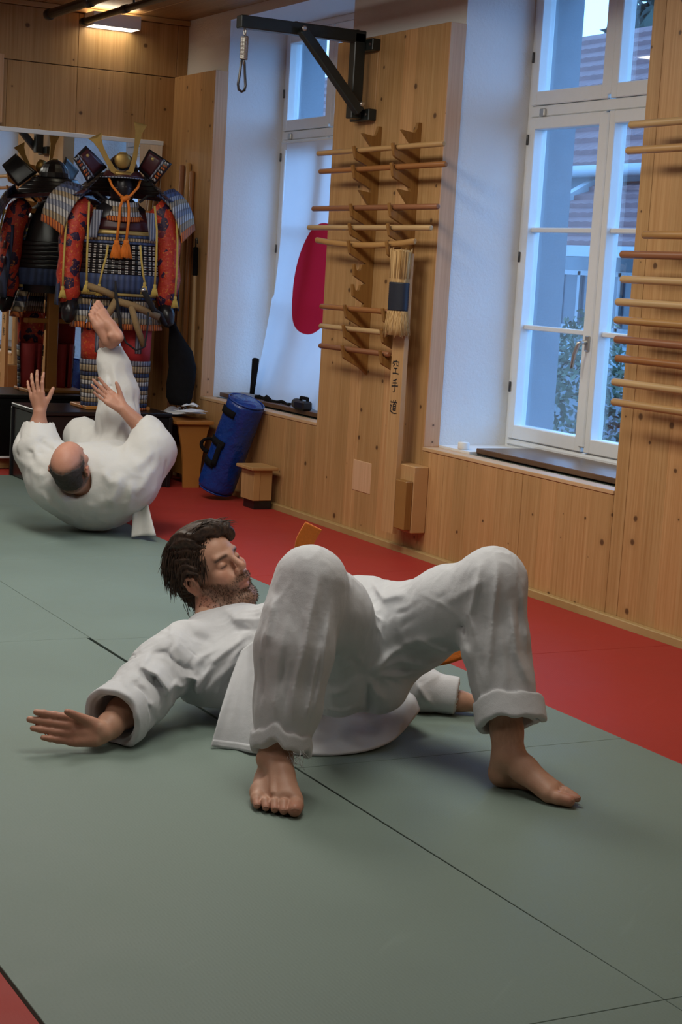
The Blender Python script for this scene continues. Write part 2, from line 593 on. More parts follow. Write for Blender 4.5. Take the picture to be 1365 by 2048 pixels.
# ---------------------------------------------------------------- windows
def window(n, dy):
    w = bpy.data.objects.new('window_%d' % n, None)
    w.location = (XF, 6.37 + dy, ZS)
    link(w)
    w['kind'] = 'structure'
    c = 6.37 + dy
    ya, yb = c - .85, 7.02 + dy - .001
    mt = M['white_frame']
    f = MB()
    for a, b in ((yb - .038, yb), (ya, ya + .038)): f.box(XF, XF + .09, a, b, ZS, 2.775, .003)
    f.box(XF, XF + .09, ya + .03, yb - .03, ZS, .575, .003)
    f.box(XF, XF + .09, ya + .03, yb - .03, 2.735, 2.775, .003)
    f.box(XF - .004, XF + .09, ya + .03, yb - .03, 2.10, 2.150, .004)
    f.build('outer_frame', mt, w)
    MB().box(XF - .012, XF + .02, ya + .03, yb - .03, .548, .566, .004).build('weather_bar', M['wood_cap'] if 0 else mt, w)
    for k, (a, b) in enumerate(((c + .012, yb - .034), (ya + .034, c - .012))):
        for z0, z1, part in ((.578, 2.098, 'lower'), (2.153, 2.733, 'upper')):
            lo = .062; st = .046
            sr = .056 if part == 'lower' else .062
            s = MB()
            s.box(XF - .012, XF + .06, a, a + st, z0, z1, .004)
            s.box(XF - .012, XF + .06, b - st, b, z0, z1, .004)
            s.box(XF - .011, XF + .06, a + st - .004, b - st + .004, z0, z0 + (.066 if part == 'lower' else .064), .004)
            s.box(XF - .011, XF + .06, a + st - .004, b - st + .004, z1 - sr, z1, .004)
            so = s.build('sash', mt, w)
            MB().box(XF + .030, XF + .036, a + st - .006, b - st + .006, z0 + .05, z1 - .05).build('pane', M['glass'], so)
            if part == 'lower':
                for zz in (1.115, 1.575):
                    MB().box(XF + .010, XF + .050, a + st - .002, b - st + .002, zz - .0115, zz + .0115, .004).build('glazing_bar', mt, so)
    # cover strip in the middle
    MB().box(XF - .020, XF + .0, c - .022, c + .022, .60, 2.09, .006).build('cover_strip', mt, w)
    MB().box(XF - .014, XF + .0, c - .018, c + .018, 2.17, 2.72, .005).build('cover_strip', mt, w)
    # espagnolette handle
    h = MB().box(XF - .030, XF - .019, c - .016, c + .016, 1.035, 1.105, .004).build('handle_plate', M['zinc'], w)
    MB().tube([(XF - .03, c, 1.075), (XF - .062, c, 1.075), (XF - .068, c + .006, 1.07), (XF - .07, c + .03, 1.02), (XF - .07, c + .045, .955)], [.009, .009, .010, .010, .008], 8).build('handle', M['zinc'], h)
    # hinges and catch
    for zz in (.80, 1.42, 1.97, 2.35):
        MB().rod((XF - .018, yb - .036, zz), (XF - .018, yb - .036, zz + .05), .006, 8).build('hinge', M['dark_zinc'], w)
    MB().box(XF - .02, XF - .003, yb - .16, yb - .12, 2.10, 2.135, .004).build('catch', M['zinc'], w)
    return w


window(1, 0)
window(2, 2.70)
for k, (a, b) in enumerate(((N1[0], 6.74), (N2[0] + .02, N2[1] - .02))):
    structure('trim_%d' % (k + 1), MB().box(XP + .035, XF + .0, a, b, .528, .553, .003), M['dark_sill'])
structure('trim_3', MB().box(XP, XF, 6.74, 7.019, .50, .535), M['plaster'])
for k, nn in enumerate((N1, N2)):
    structure('trim_%d' % (k + 4), MB().box(XP, XP + .036, nn[0], 6.74 if k == 0 else nn[1], .50, .522), M['mat_side'])
# ---------------------------------------------------------------- outside the windows
M['stone'] = plain('outer_reveal_stone', (.22, .25, .28, 1), .9, var=.1, scale=8, bump=.2)
M['render'] = plain('house_render', (.19, .22, .24, 1), .9, var=.08, scale=3)
M['tile'] = plain('clay_roof_tile', (.15, .075, .07, 1), .8, var=.3, scale=6)
M['gutter'] = plain('pale_gutter', (.30, .33, .35, 1), .5)
M['dark_glass'] = plain('dark_house_glass', (.05, .07, .09, 1), .15)
M['leaf'] = plain('hedge_leaf', (.055, .085, .045, 1), .6, var=.5, scale=14)
M['leaf2'] = plain('far_tree_leaf', (.06, .09, .07, 1), .7, var=.4, scale=5)
M['bark'] = plain('bark', (.07, .05, .035, 1), .9)
M['asphalt'] = plain('lane', (.10, .11, .11, 1), .9)
k = 6
for (a, b) in (N1, N2):
    t = MB()
    t.box(XF + .09, XO, b - .02, b, .48, 2.775)
    t.box(XF + .09, XO, a, a + .02, .48, 2.775)
    t.box(XF + .09, XO, a + .02, b - .02, 2.755, 2.775)
    t.box(XF + .08, XO + .06, a + .02, b - .02, .47, .52, .005)
    structure('trim_%d' % k, t, M['stone']); k += 1
structure('ground', MB().box(XO, 60, -20, 70, -1.3, -1.0), M['asphalt'])

# neighbour house: gable-less tiled roof, lower porch roof, wall with windows
hx = 13.0
house = thing('house', 'neighbour house with clay tiled roofs and pale gutters seen through the window panes', 'house', (hx, 22, -1.0))
MB().box(hx, hx + 6, 12.0, 34, -1.0, 2.72).build('house_wall', M['render'], house)


def roof_plane(name, x0, z0, x1, z1, ya, yb, rows, par):
    """courses of tiles, each course a stepped, scalloped strip"""
    base = MB()
    th = .05
    base.add([(x0, ya, z0 - .04), (x0, yb, z0 - .04), (x1, yb, z1 - .04), (x1, ya, z1 - .04), (x0, ya, z0 - .12), (x0, yb, z0 - .12), (x1, yb, z1 - .12), (x1, ya, z1 - .12)],
             [(0, 1, 2, 3), (7, 6, 5, 4), (0, 4, 5, 1), (1, 5, 6, 2), (2, 6, 7, 3), (3, 7, 4, 0)])
    ro = base.build(name, M['tile'], par)
    for i in range(rows):
        xa_, za_ = x0 + (x1 - x0) * i / rows, z0 + (z1 - z0) * i / rows
        xb_, zb_ = x0 + (x1 - x0) * (i + 1) / rows, z0 + (z1 - z0) * (i + 1) / rows
        m = MB()
        ny = int((yb - ya) / .09)
        vs, fs = [], []
        for j in range(ny + 1):
            y = ya + (yb - ya) * j / ny
            lift = .05 + .012 * (j % 2)
            vs += [(xa_ - .03, y, za_ - .03), (xa_ - .03, y, za_ + lift), (xb_, y, zb_ + .008)]
        for j in range(ny):
            a = 3 * j
            fs += [(a, a + 1, a + 4, a + 3), (a + 1, a + 2, a + 5, a + 4)]
        m.add(vs, fs)
        t = m.build('tile_course', M['tile'], ro)
        t['kind'] = 'stuff'


roof_plane('roof', hx - .25, 2.80, hx + 2.9, 5.15, 11.5, 34, 13, house)
roof_plane('porch_roof', hx - 1.5, 1.78, hx - .02, 2.62, 11.5, 17.80, 7, house)
MB().tube([(hx - .3, 11.5, 2.74), (hx - .3, 34, 2.74)], .075, 8).build('gutter', M['gutter'], house)
MB().box(hx - 1.6, hx - 1.42, 11.5, 17.82, 1.66, 1.78).build('gutter', M['gutter'], house)
MB().add([(hx - 1.5, 17.94, 1.66), (hx - .02, 17.94, 2.50), (hx - .02, 17.94, 2.74), (hx - 1.5, 17.94, 1.90), (hx - 1.5, 17.80, 1.66), (hx - .02, 17.80, 2.50), (hx - .02, 17.80, 2.74), (hx - 1.5, 17.80, 1.90)],
         [(0, 1, 2, 3), (7, 6, 5, 4), (0, 3, 7, 4), (1, 5, 6, 2), (2, 6, 7, 3), (0, 4, 5, 1)]).build('verge_board', M['gutter'], house)
for yc in (15.6, 17.3, 18.15, 20.2, 22.6):
    f = MB()
    for a, b in ((yc - .46, yc - .40), (yc + .40, yc + .46), (yc - .03, yc + .03)): f.box(hx - .06, hx + .02, a, b, .80, 1.52)
    for a, b in ((.78, .84), (1.47, 1.53)): f.box(hx - .06, hx + .02, yc - .46, yc + .46, a, b)
    fo = f.build('house_window', M['gutter'], house)
    MB().box(hx - .02, hx - .01, yc - .40, yc + .40, .84, 1.47).build('pane', M['dark_glass'], fo)
MB().box(hx - .04, hx, 12, 34, .35, .62).build('wall_band', plain('pale_blue_band', (.30, .40, .44, 1), .8), house)


def leafy(name, label, cat, cen, rad, n, leaf, mat, seed, group=None, trunk=None):
    rng = random.Random(seed)
    root = thing(name, label, cat, (cen[0], cen[1], -1.0), group)
    mb = MB()
    for i in range(n):
        while True:
            p = Vector((rng.uniform(-1, 1), rng.uniform(-1, 1), rng.uniform(-1, 1)))
            if .35 < p.length < 1: break
        k = 1 + .22 * math.sin(5 * p.x + seed) * math.cos(4 * p.y + 3 * p.z)
        c = Vector((cen[0] + p.x * rad[0] * k, cen[1] + p.y * rad[1] * k, cen[2] + p.z * rad[2] * k))
        u = Vector((rng.gauss(0, 1), rng.gauss(0, 1), rng.gauss(0, 1))).normalized()
        w = u.cross(Vector((rng.gauss(0, 1), rng.gauss(0, 1), rng.gauss(0, 1)))).normalized()
        s = leaf * rng.uniform(.6, 1.3)
        mb.add([c - u * s, c + w * s * .45, c + u * s, c - w * s * .45], [(0, 1, 2, 3)])
    o = mb.build('foliage', mat, root, kind='stuff')
    r, h = trunk or (.05, cen[2])
    MB().tube([(cen[0], cen[1], -1.0), (cen[0] + .05, cen[1] + .03, (h - 1) / 2), (cen[0], cen[1], h)], [r * 1.3, r, r * .6], 8).build('trunk', M['bark'], root)
    return root


leafy('climbing_shrub', 'tall loose shrub below the porch gutter outside the near window', 'shrub', (9.6, 13.3, .15), (.55, .75, 1.0), 2600, .045, M['leaf'], 3)
leafy('garden_hedge', 'low dark hedge outside the near window, beside the taller shrub', 'shrub', (9.8, 11.4, -.2), (.6, .75, .85), 2600, .045, M['leaf'], 5)
for i, (x, y, z, r, lb) in enumerate(((24, 32.2, 5.1, 1.5, 'rounded tree crown above the roof ridge, nearest the window mullion'), (25, 37.6, 4.6, 1.7, 'low bushy tree crown behind the roof, second from the mullion'),
                                   (21, 27.0, 5.2, 1.3, 'dark narrow tree behind the roof, seen in the near window pane beside the staffs'))):
    leafy('tree', lb, 'tree', (x, y, z), (r, r, r * (.9 if i < 2 else 1.6)), 1500, .28, M['leaf2'], 11 + i, 'trees behind the neighbour house', (.2, z))
# ---------------------------------------------------------------- wall bracket with spring and snap hook
br = thing('bag_bracket', 'black steel bag bracket with diagonal brace bolted to the wood panel', 'bracket', (4.18, 7.78, 2.08))
st = M['black_steel']
MB().box(4.075, 4.135, 7.75, 7.81, 2.085, 2.50, .004).build('post', st, br)
MB().box(3.455, 4.137, 7.75, 7.81, 2.452, 2.512, .004).build('arm', st, br)
MB().bar((3.765, 7.722, 2.475), (4.105, 7.722, 2.115), .05, .046, .004).build('brace', st, br)
for z in (2.445, 2.105):
    MB().box(4.135, XW - .0003, 7.68, 7.88, z - .028, z + .028, .003).build('wall_plate', st, br)
    MB().rod((4.15, 7.705, z), (4.128, 7.705, z), .010, 8).build('bolt', M['dark_zinc'], br)
for p in ((3.765, 2.478), (4.105, 2.152)):
    MB().rod((p[0], 7.70, p[1]), (p[0], 7.687, p[1]), .014, 8).build('bolt', M['zinc'], br)
for p in (3.49, 3.76, 4.10):
    MB().rod((p, 7.78, 2.511), (p, 7.78, 2.519), .011, 8).build('bolt', M['zinc'], br)
MB().tube([(3.49, 7.78 + .012 * math.cos(a), 2.438 + .016 * math.sin(a)) for a in [i * math.pi / 6 for i in range(12)]], .0035, 6, closed=True).build('eye', M['zinc'], br)
sp = [(3.49 + .0165 * math.cos(t * 2 * math.pi * 17), 7.78 + .0165 * math.sin(t * 2 * math.pi * 17), 2.415 - .105 * t) for t in [i / 200 for i in range(201)]]
MB().tube([(3.49, 7.78, 2.435), (3.49, 7.78, 2.42)] + sp + [(3.49, 7.78, 2.305), (3.49, 7.78, 2.285)], .0042, 6).build('spring', M['zinc'], br)
hk = [(-.006, .015), (.006, .015), (.012, .0), (.018, -.05), (.027, -.105), (.020, -.128), (.0, -.136), (-.020, -.128), (-.027, -.105), (-.018, -.05), (-.012, 0)]
MB().tube([(3.487 + x * .9, 7.78 + x * .35, 2.292 + z) for x, z in hk], .0062, 8, closed=True).build('snap_hook', M['dark_zinc'], br)

# ---------------------------------------------------------------- staff racks and staffs
def rack_profile(zs, horns, hooks, zt, zb):
    """saw-tooth outline in (out, z), from the bottom up; zs = slot heights"""
    P = [(0, zb), (.012, zb + .01)]
    ev = [(z, 's') for z in zs] + [(z, 'h') for z in horns] + [(z, 'k') for z in hooks]
    for z, k in sorted(ev):
        g = min(.088, max(.046, z - P[-1][1] - .004))
        if k == 's': P += [(.045, z - g), (.128, z - g * .55), (.136, z - g * .46), (.150, z + .018), (.143, z + .022), (.134, z - .006), (.118, z - .0160), (.100, z - .006), (.050, z + .006)]
        elif k == 'h': P += [(.040, max(z - .055, P[-1][1] + .006)), (.105, z + .030), (.035, z + .020)]
        else: P += [(.040, max(z - .070, P[-1][1] + .004)), (.104, z - .035), (.112, z + .022), (.104, z + .024), (.096, z - .004), (.085, z - .012), (.073, z - .004), (.066, z + .020), (.045, z + .024)]
    P += [(.024, zt - .03), (.018, zt), (0, zt)]
    return P


ZM = [(1.920, 'A'), (1.828, 'B'), (1.640, 'C'), (1.544, 'D'), (1.460, 'E'), (1.145, 'F'), (1.045, 'G'), (.944, 'H')]
rk = thing('staff_rack', 'brown saw-toothed wooden rack holding eight staffs on the middle wood panel', 'rack', (4.18, 7.5, .82))
for y in (7.625, 7.235):
    P = rack_profile([z for z, _ in ZM], [1.975, 1.70], [1.345, 1.245], 2.045, .82)
    MB().prism(P, lambda p: (XW - .0004 - p[0], y - .012, p[1]), lambda p: (XW - .0004 - p[0], y + .012, p[1])).build('rack_board', M['rack_wood'], rk)
rk2 = thing('staff_rack', 'brown wooden staff rack on the near wood panel, mostly past the picture edge', 'rack', (4.18, 4.6, .75))
ZR = [1.940, 1.844, 1.528, 1.453, 1.359, 1.272, 1.203, 1.129, 1.057, .966, .889, .804]
for y in (4.90, 4.40):
    P = rack_profile([z for z in ZR], [2.02, 1.66], [], 2.10, .68)
    MB().prism(P, lambda p: (XW - .0004 - p[0] * 1.08, y - .012, p[1]), lambda p: (XW - .0004 - p[0] * 1.08, y + .012, p[1])).build('rack_board', M['rack_wood'], rk2)

STK = {k: spruce('staff_' + k, 'X', c, tuple(v * .72 for v in c[:3]) + (1,), strip=.5, along='Y', knots=False, vary=.05, rough=.38, seed=.1 * i) for i, (k, c) in enumerate((
    ('oak', (.50, .30, .12, 1)), ('light', (.56, .37, .17, 1)), ('honey', (.48, .26, .085, 1)), ('red', (.30, .125, .055, 1)), ('rust', (.36, .15, .045, 1))))}
xs = XW - .117


def staff(a, b, r, m, label, group, bow=0.0, flat=1.0):
    a, b = Vector(a), Vector(b)
    n = 9
    pts, rs = [], []
    for i in range(n):
        t = i / (n - 1)
        p = a.lerp(b, t)
        p.z += bow * (1 - (2 * t - 1) ** 2) * -1
        pts.append(p); rs.append(r)
    d = (pts[1] - pts[0]).normalized()
    pts = [pts[0], pts[0] + d * r * .12] + [pts[0] + d * r * .45] + pts[1:-1] + [pts[-1] - d * r * .45, pts[-1] - d * r * .12, pts[-1]]
    rs = [r * .55, r * .84, r] + [r] * (n - 2) + [r, r * .84, r * .55]
    o = MB().tube(pts, rs, 12, flat=flat).build('wooden_staff', STK[m])
    return tag(o, label, 'staff', group)


g1 = 'wooden staffs on the middle rack'
ORD = ['topmost', 'second from top', 'third from top', 'fourth from top', 'fifth from top', 'third from bottom', 'second from bottom', 'lowest']
spec = [(8.067, 6.811, 'oak', 'pale brown round staff'), (8.033, 6.782, 'rust', 'reddish brown round staff'), (8.089, 6.828, 'red', 'dark reddish round staff'), (8.13, 6.878, 'light', 'pale yellow round staff'),
        (8.033, 7.018, 'honey', 'curved honey wooden sword'), (7.936, 7.222, 'rust', 'short reddish stick'), (7.931, 7.222, 'light', 'pale stick'), (7.923, 7.195, 'red', 'short dark stick')]
for (z, k), (ya, yb, m, lb), od in zip(ZM, spec, ORD):
    r = .0135 if k not in 'E' else .0150
    dz = .004
    staff((xs, ya, z + (.021 if k == 'E' else 0)), (xs, yb, z + dz + (.021 if k == 'E' else 0)), r, m, '%s, %s on the rack beside the straw pad' % (lb, od), g1, bow=(.022 if k == 'E' else 0), flat=(.72 if k == 'E' else 1))
g2 = 'wooden staffs on the near rack'
ya_ = [5.425, 5.431, 5.29, 5.416, 5.401, 5.421, 5.419, 5.409, 5.394, 5.404, 5.396, 4.939]
ms = ['light', 'oak', 'honey', 'red', 'light', 'light', 'honey', 'red', 'rust', 'light', 'oak', 'rust']
nm = ['pale', 'light brown', 'honey', 'dark red', 'pale yellow', 'sand coloured', 'golden', 'dark brown', 'reddish brown', 'pale scuffed-tip', 'tan scuffed-tip', 'short brown']
od2 = ['topmost', 'second from top', 'third from top', 'fourth from top', 'fifth from top', 'sixth from top', 'seventh from top', 'fifth from bottom', 'fourth from bottom', 'third from bottom', 'second from bottom', 'lowest']
for z, ya, m, n_, o_ in zip(ZR, ya_, ms, nm, od2):
    L = 1.28 if ya > 5 else .75
    staff((XW - .128, ya, z), (XW - .128, ya - L, z + .004), .0150, m, '%s wooden staff, %s on the rack nearest the camera' % (n_, o_), g2)

# ---------------------------------------------------------------- striking post with straw pad and lettering
mk = thing('striking_post', 'tapered wooden striking post with bound straw pad and three brushed characters', 'striking post', (4.05, 6.98, .1))
pw = spruce('post_wood', 'Y', (.55, .335, .15, 1), (.43, .235, .09, 1), strip=.5, knots=False, vary=.05, seed=.2)
pz = [(.10, 4.075, 4.0995), (.60, 4.075, 4.0995), (.95, 4.075, 4.0985), (1.43, 4.075, 4.0985)]
mp = MB()
vs, fs = [], []
for z, x0, x1 in pz: vs += [(x0, 7.078, z), (x0, 7.190, z), (x1, 7.190, z), (x1, 7.078, z)]
for i in range(3):
    for k in range(4):
        l = (k + 1) % 4
        fs.append((4 * i + k, 4 * i + l, 4 * i + 4 + l, 4 * i + 4 + k))
fs += [(3, 2, 1, 0), (12, 13, 14, 15)]
mp.add(vs, fs)
post = mp.build('board', pw, mk)
MB().box(4.0998, XW - .0004, 6.950, 7.195, .120, .438, .004).build('socket_block', pw, mk)
MB().box(4.060, 4.0996, 6.952, 7.050, .135, .368, .004).build('front_clamp', M['rack_wood'], mk)
rng = random.Random(4)
straw = MB()
PC, PY = 4.055, 7.125
zz = [1.045, 1.10, 1.155, 1.225, 1.30, 1.37, 1.432, 1.444]
rr = [.084, .076, .064, .060, .061, .064, .066, .054]
straw.lathe([(0, zz[0] + .002)] + list(zip(rr, zz)) + [(0, 1.446)], (PC, PY, 0), 20, sx=.62, sy=1.0)
straw_mat = NT('rice_straw')
o_, x_, y_, z_ = straw_mat.coords()
fib = straw_mat.noise(straw_mat.vec(straw_mat.math('MULTIPLY', x_, 220), straw_mat.math('MULTIPLY', y_, 220), straw_mat.math('MULTIPLY', z_, 9)), 1.0, 3)
straw_mat.base(straw_mat.mix(straw_mat.ramp(fib, .35, .65), (.30, .16, .05, 1), (.62, .41, .19, 1)))
straw_mat.rough(.8, .2); straw_mat.bump(fib, .5, .004)
pad = straw.build('straw_pad', straw_mat.m, mk)
ms_ = MB()
for i in range(150):
    a = rng.uniform(0, 2 * math.pi); w = rng.uniform(.93, 1.06)
    up = i < 60
    z0, r0, z1, r1 = (1.31, .062, 1.435 + rng.uniform(0, .02), .067) if up else (1.155, .064, 1.03 + rng.uniform(0, .03), .086)
    f = lambda r, z: (PC + r * w * .62 * math.cos(a), PY + r * w * math.sin(a), z)
    ms_.tube([f(r0, z0), f((r0 + r1) / 2 * 1.0, (z0 + z1) / 2), f(r1, z1)], .0016, 4)
ms_.build('loose_straw', straw_mat.m, mk, kind='stuff')
bd = MB()
bz = [1.160 + .131 * i / 22 for i in range(23)]
bd.lathe([(.058, 1.158)] + [(.0645 + .0018 * (i % 2), z) for i, z in enumerate(bz)] + [(.058, 1.293)], (PC, PY, 0), 22, sx=.64, sy=1.0)
bd.build('cord_binding', plain('navy_cord', (.008, .011, .022, 1), .6, var=.4), mk)


def brush(mb, pts, w, cy, cz, s):
    """one brush stroke on the face of the post; pts in character units (right, up)"""
    P = []
    for i, (u, v) in enumerate(pts):
        z = cz + v * s
        t = np.interp(z, [q[0] for q in pz], [q[1] for q in pz])
        P.append(Vector((t - .0012, cy - u * s, z)))
    n = len(P)
    wd = [w * s * k for k in (1.0, .8, .9, .55, .4)][:n] if n > 1 else [w]
    vs, fs = [], []
    for i, p in enumerate(P):
        d = (P[min(i + 1, n - 1)] - P[max(i - 1, 0)]).normalized()
        nn = Vector((0, -d.z, d.y)) * (w * s * (1.0, .85, .9, .6, .5, .5, .5, .5)[i])
        for off in (0, .0008): vs += [p + nn + Vector((off, 0, 0)), p - nn + Vector((off, 0, 0))]
    for i in range(n - 1):
        a, b = 4 * i, 4 * i + 4
        fs += [(a, a + 1, b + 1, b), (a + 2, b + 2, b + 3, a + 3), (a, b, b + 2, a + 2), (a + 1, a + 3, b + 3, b + 1)]
    fs += [(0, 2, 3, 1), (4 * n - 4, 4 * n - 3, 4 * n - 1, 4 * n - 2)]
    mb.add(vs, fs)


KAN = {
    'sky': [[(0, .5), (.02, .40)], [(-.40, .34), (-.44, .18)], [(-.40, .36), (.05, .38), (.42, .36), (.34, .20)], [(-.12, .30), (-.22, .14), (-.38, .02)], [(.10, .30), (.12, .12), (.36, .10)],
            [(-.24, -.10), (.24, -.08)], [(0, -.08), (0, -.42)], [(-.40, -.46), (.05, -.43), (.44, -.46)]],
    'hand': [[(.24, .5), (-.02, .40), (-.26, .36)], [(-.30, .20), (.05, .23), (.32, .24)], [(-.44, -.02), (.0, .02), (.46, .04)], [(.04, .40), (.05, .1), (.04, -.30), (-.06, -.46), (-.20, -.38)]],
    'way': [[(-.04, .48), (.02, .38)], [(.30, .5), (.22, .38)], [(-.20, .33), (.15, .35), (.46, .34)], [(.14, .33), (.08, .22)], [(-.04, .20), (-.05, -.22)], [(-.04, .20), (.16, .22), (.34, .20), (.33, -.22)],
            [(-.02, .06), (.30, .07)], [(-.02, -.07), (.30, -.06)], [(-.04, -.21), (.33, -.20)], [(-.40, .40), (-.32, .28)], [(-.46, .10), (-.28, .12), (-.40, -.10), (-.32, -.28)], [(-.48, -.28), (-.30, -.34), (-.05, -.42), (.25, -.44), (.50, -.40)]]}
ink = plain('black_ink', (.012, .010, .010, 1), .7)
for k, cz in (('sky', .893), ('hand', .802), ('way', .702)):
    kb = MB()
    for st_ in KAN[k]: brush(kb, st_, .046, 7.143, cz, .068)
    kb.build('brushed_character', ink, mk)

# ---------------------------------------------------------------- flag across the far window
def flag_fn(u, v):
    # u 0 far edge .. 1 near edge, v 0 top .. 1 bottom
    y = 9.525 - 1.20 * u + .05 * v * (1 - u) * (1 if v > .6 else .2)
    z = 2.07 - 1.508 * v
    x = 4.585 - .135 * v ** 2.2 - .11 * u * v ** 2 + .012 * math.sin(9 * u + 2 * v) * (.3 + v) + .006 * math.sin(23 * u + 3 * v) * v
    return (x, y, z)


ft = NT('flag_cloth')
o_, x_, y_, z_ = ft.coords()
dd = ft.math('SQRT', ft.math('ADD', ft.math('POWER', ft.math('SUBTRACT', y_, 8.93), 2), ft.math('POWER', ft.math('SUBTRACT', z_, 1.278), 2)))
wb_ = ft.noise(o_, 6, 3)
col = ft.mix(ft.ramp(dd, .3185, .3215), (.50, .012, .028, 1), ft.mix(wb_, (.76, .76, .78, 1), (.84, .84, .85, 1)))
ft.base(col); ft.rough(.9, .1)
tl = ft.new('ShaderNodeBsdfTranslucent')
ft.t.links.new(col, tl.inputs['Color'])
mxs = ft.new('ShaderNodeMixShader'); mxs.inputs[0].default_value = .45
ft.t.links.new(ft.b.outputs[0], mxs.inputs[1]); ft.t.links.new(tl.outputs[0], mxs.inputs[2]); ft.t.links.new(mxs.outputs[0], ft.out.inputs['Surface'])
flag = MB().grid(flag_fn, 60, 70).build('flag', ft.m)
tag(flag, 'white flag with a red disc hung across the far window', 'flag')
MB().rod((4.587, 9.60, 2.075), (4.587, 8.25, 2.075), .006, 8).build('hanging_rod', M['white_frame'], flag)

# ---------------------------------------------------------------- things on the far sill
zs = .5535
b = MB().tube([(4.38, 9.40, zs + .016), (4.388, 9.405, zs + .10), (4.396, 9.41, zs + .20), (4.398, 9.412, zs + .225), (4.399, 9.413, zs + .230)], [.015, .017, .021, .022, .014], 12).build('grip_handle', M['black_cloth'])
b = tag(b, 'short black foam-covered grip standing on the far sill behind the blue bag', 'handle')
stp = MB()
pp = [(4.355 + .012 * math.sin(i * .9), 9.30 - .042 * i, zs + .006 + .006 * math.sin(i * 1.7)) for i in range(13)]
stp.tube(pp, [.012, .012, .012, .02, .026, .02, .012, .010, .010, .010, .010, .009, .008], 8, flat=.5)
tag(stp.build('strap', M['black_cloth']), 'flat black strap lying on the far window sill below the flag', 'strap')
gl = thing('black_box', 'small dark boxy object with rounded lens-like end on the far sill', 'box', (4.31, 8.60, zs))
MB().box(4.272, 4.335, 8.50, 8.62, zs, zs + .052, .010).build('body', M['black_lacquer'], gl)
MB().rod((4.303, 8.66, zs + .030), (4.303, 8.61, zs + .030), .029, 16).build('lens', plain('grey_plastic', (.035, .037, .04, 1), .5), gl)
MB().tube([(4.31, 8.60, zs + .050), (4.31, 8.60, zs + .066), (4.31, 8.52, zs + .066), (4.31, 8.52, zs + .050)], .010, 8).build('handle', M['black_cloth'], gl)
tag(MB().lathe([(0, 0), (.024, 0), (.027, .008), (.027, .03), (.0255, .034), (0, .034)], (4.29, 6.835, .5355), 20).build('white_cup', M['white_paint']), 'small white cap standing on the near sill corner', 'cup')

# ---------------------------------------------------------------- blue grappling bag leaning on the wall
bt = NT('blue_vinyl')
o_, x_, y_, z_ = bt.coords()
bt.base(bt.mix(bt.noise(o_, 8, 3), (.004, .030, .19, 1), (.007, .043, .26, 1)))
bt.rough(.27, .5)
bt.bump(bt.math('ADD', bt.noise(o_, 14, 3, .6), bt.math('MULTIPLY', bt.noise(o_, 34, 2), .15)), .55, .025)
A, B = Vector((3.985, 8.985, .048)), Vector((4.072, 8.80, .585))
bag = thing('kick_bag', 'shiny blue vinyl kick bag with black straps leaning on the wood wainscot', 'bag', (3.985, 8.985, 0))
ax = (B - A).normalized()
rq = frame_to(A, B)
L = (B - A).length
R_ = .108
prof = [(0, -.012), (.05, -.010), (.085, 0), (.102, .02), (R_, .05)]
mbg = MB()
nz, na = 46, 40
vs, fs = [], []
for i in range(nz + 1):
    t = i / nz
    e = min(1, (t / .06)) if t < .06 else (min(1, (1 - t) / .05) if t > .95 else 1)
    r0 = R_ * (1 - .35 * (1 - e) ** 2)
    for k in range(na):
        a = 2 * math.pi * k / na
        crease = .0035 * math.sin(t * 38 + 3 * math.sin(a)) * max(0, math.sin(a * 1 + .8)) * math.exp(-((t - .45) / .4) ** 2)
        r = r0 * (1 + .02 * math.sin(3 * a + 5 * t)) + crease
        vs.append(A + rq @ Vector((r * math.cos(a), r * math.sin(a), t * L)))
for i in range(nz):
    for k in range(na):
        l = (k + 1) % na
        fs.append((i * na + k, i * na + l, (i + 1) * na + l, (i + 1) * na + k))
fs.append(tuple(reversed(range(na)))); fs.append(tuple(nz * na + k for k in range(na)))
mbg.add(vs, fs, True)
mbg.build('body', bt.m, bag)
vw = (Vector((0, 0, 1.32)) - A)
vw -= ax * vw.dot(ax); vw.normalize()
sd = ax.cross(vw)                                   # to the right as seen
def onbag(t, ang, lift): # ang from facing direction
    d = vw * math.cos(ang) + sd * math.sin(ang)
    return A + ax * (t * L) + d * (R_ + lift)
sg = -1 if (sd.dot(Vector((.885, -.465, 0))) > 0) else 1
for t0, nme, a0, a1 in ((.86, 'strap', 18, 78), (.53, 'strap', 18, 80), (.30, 'strap', 30, 85)):
    s = MB()
    s.sheet(lambda u, v: onbag(t0 - .035 + .07 * v, sg * math.radians(a0 + (a1 - a0) * u), .006), 10, 2, .006)
    s.build(nme, M['black_cloth'], bag)
    s = MB()
s = MB(); s.sheet(lambda u, v: onbag(.30 + .23 * u, sg * math.radians(22 + 16 * v), .009), 6, 2, .006); s.build('grip_strap', M['black_cloth'], bag)
lp = [onbag(.36 + .14 * (1 - math.cos(a)) / 2, sg * math.radians(86), .002 + .052 * math.sin(a)) for a in [math.pi * i / 12 for i in range(13)]]
MB().tube(lp, .011, 8, flat=.5).build('carry_loop', M['black_cloth'], bag)
for t0 in (.02, .98):
    MB().tube([A + ax * (t0 * L) + (vw * math.cos(a) + sd * math.sin(a)) * (R_ * (.90 if t0 < .5 else .955)) for a in [2 * math.pi * i / 32 for i in range(32)]], .005, 6, closed=True).build('seam_piping', bt.m, bag)

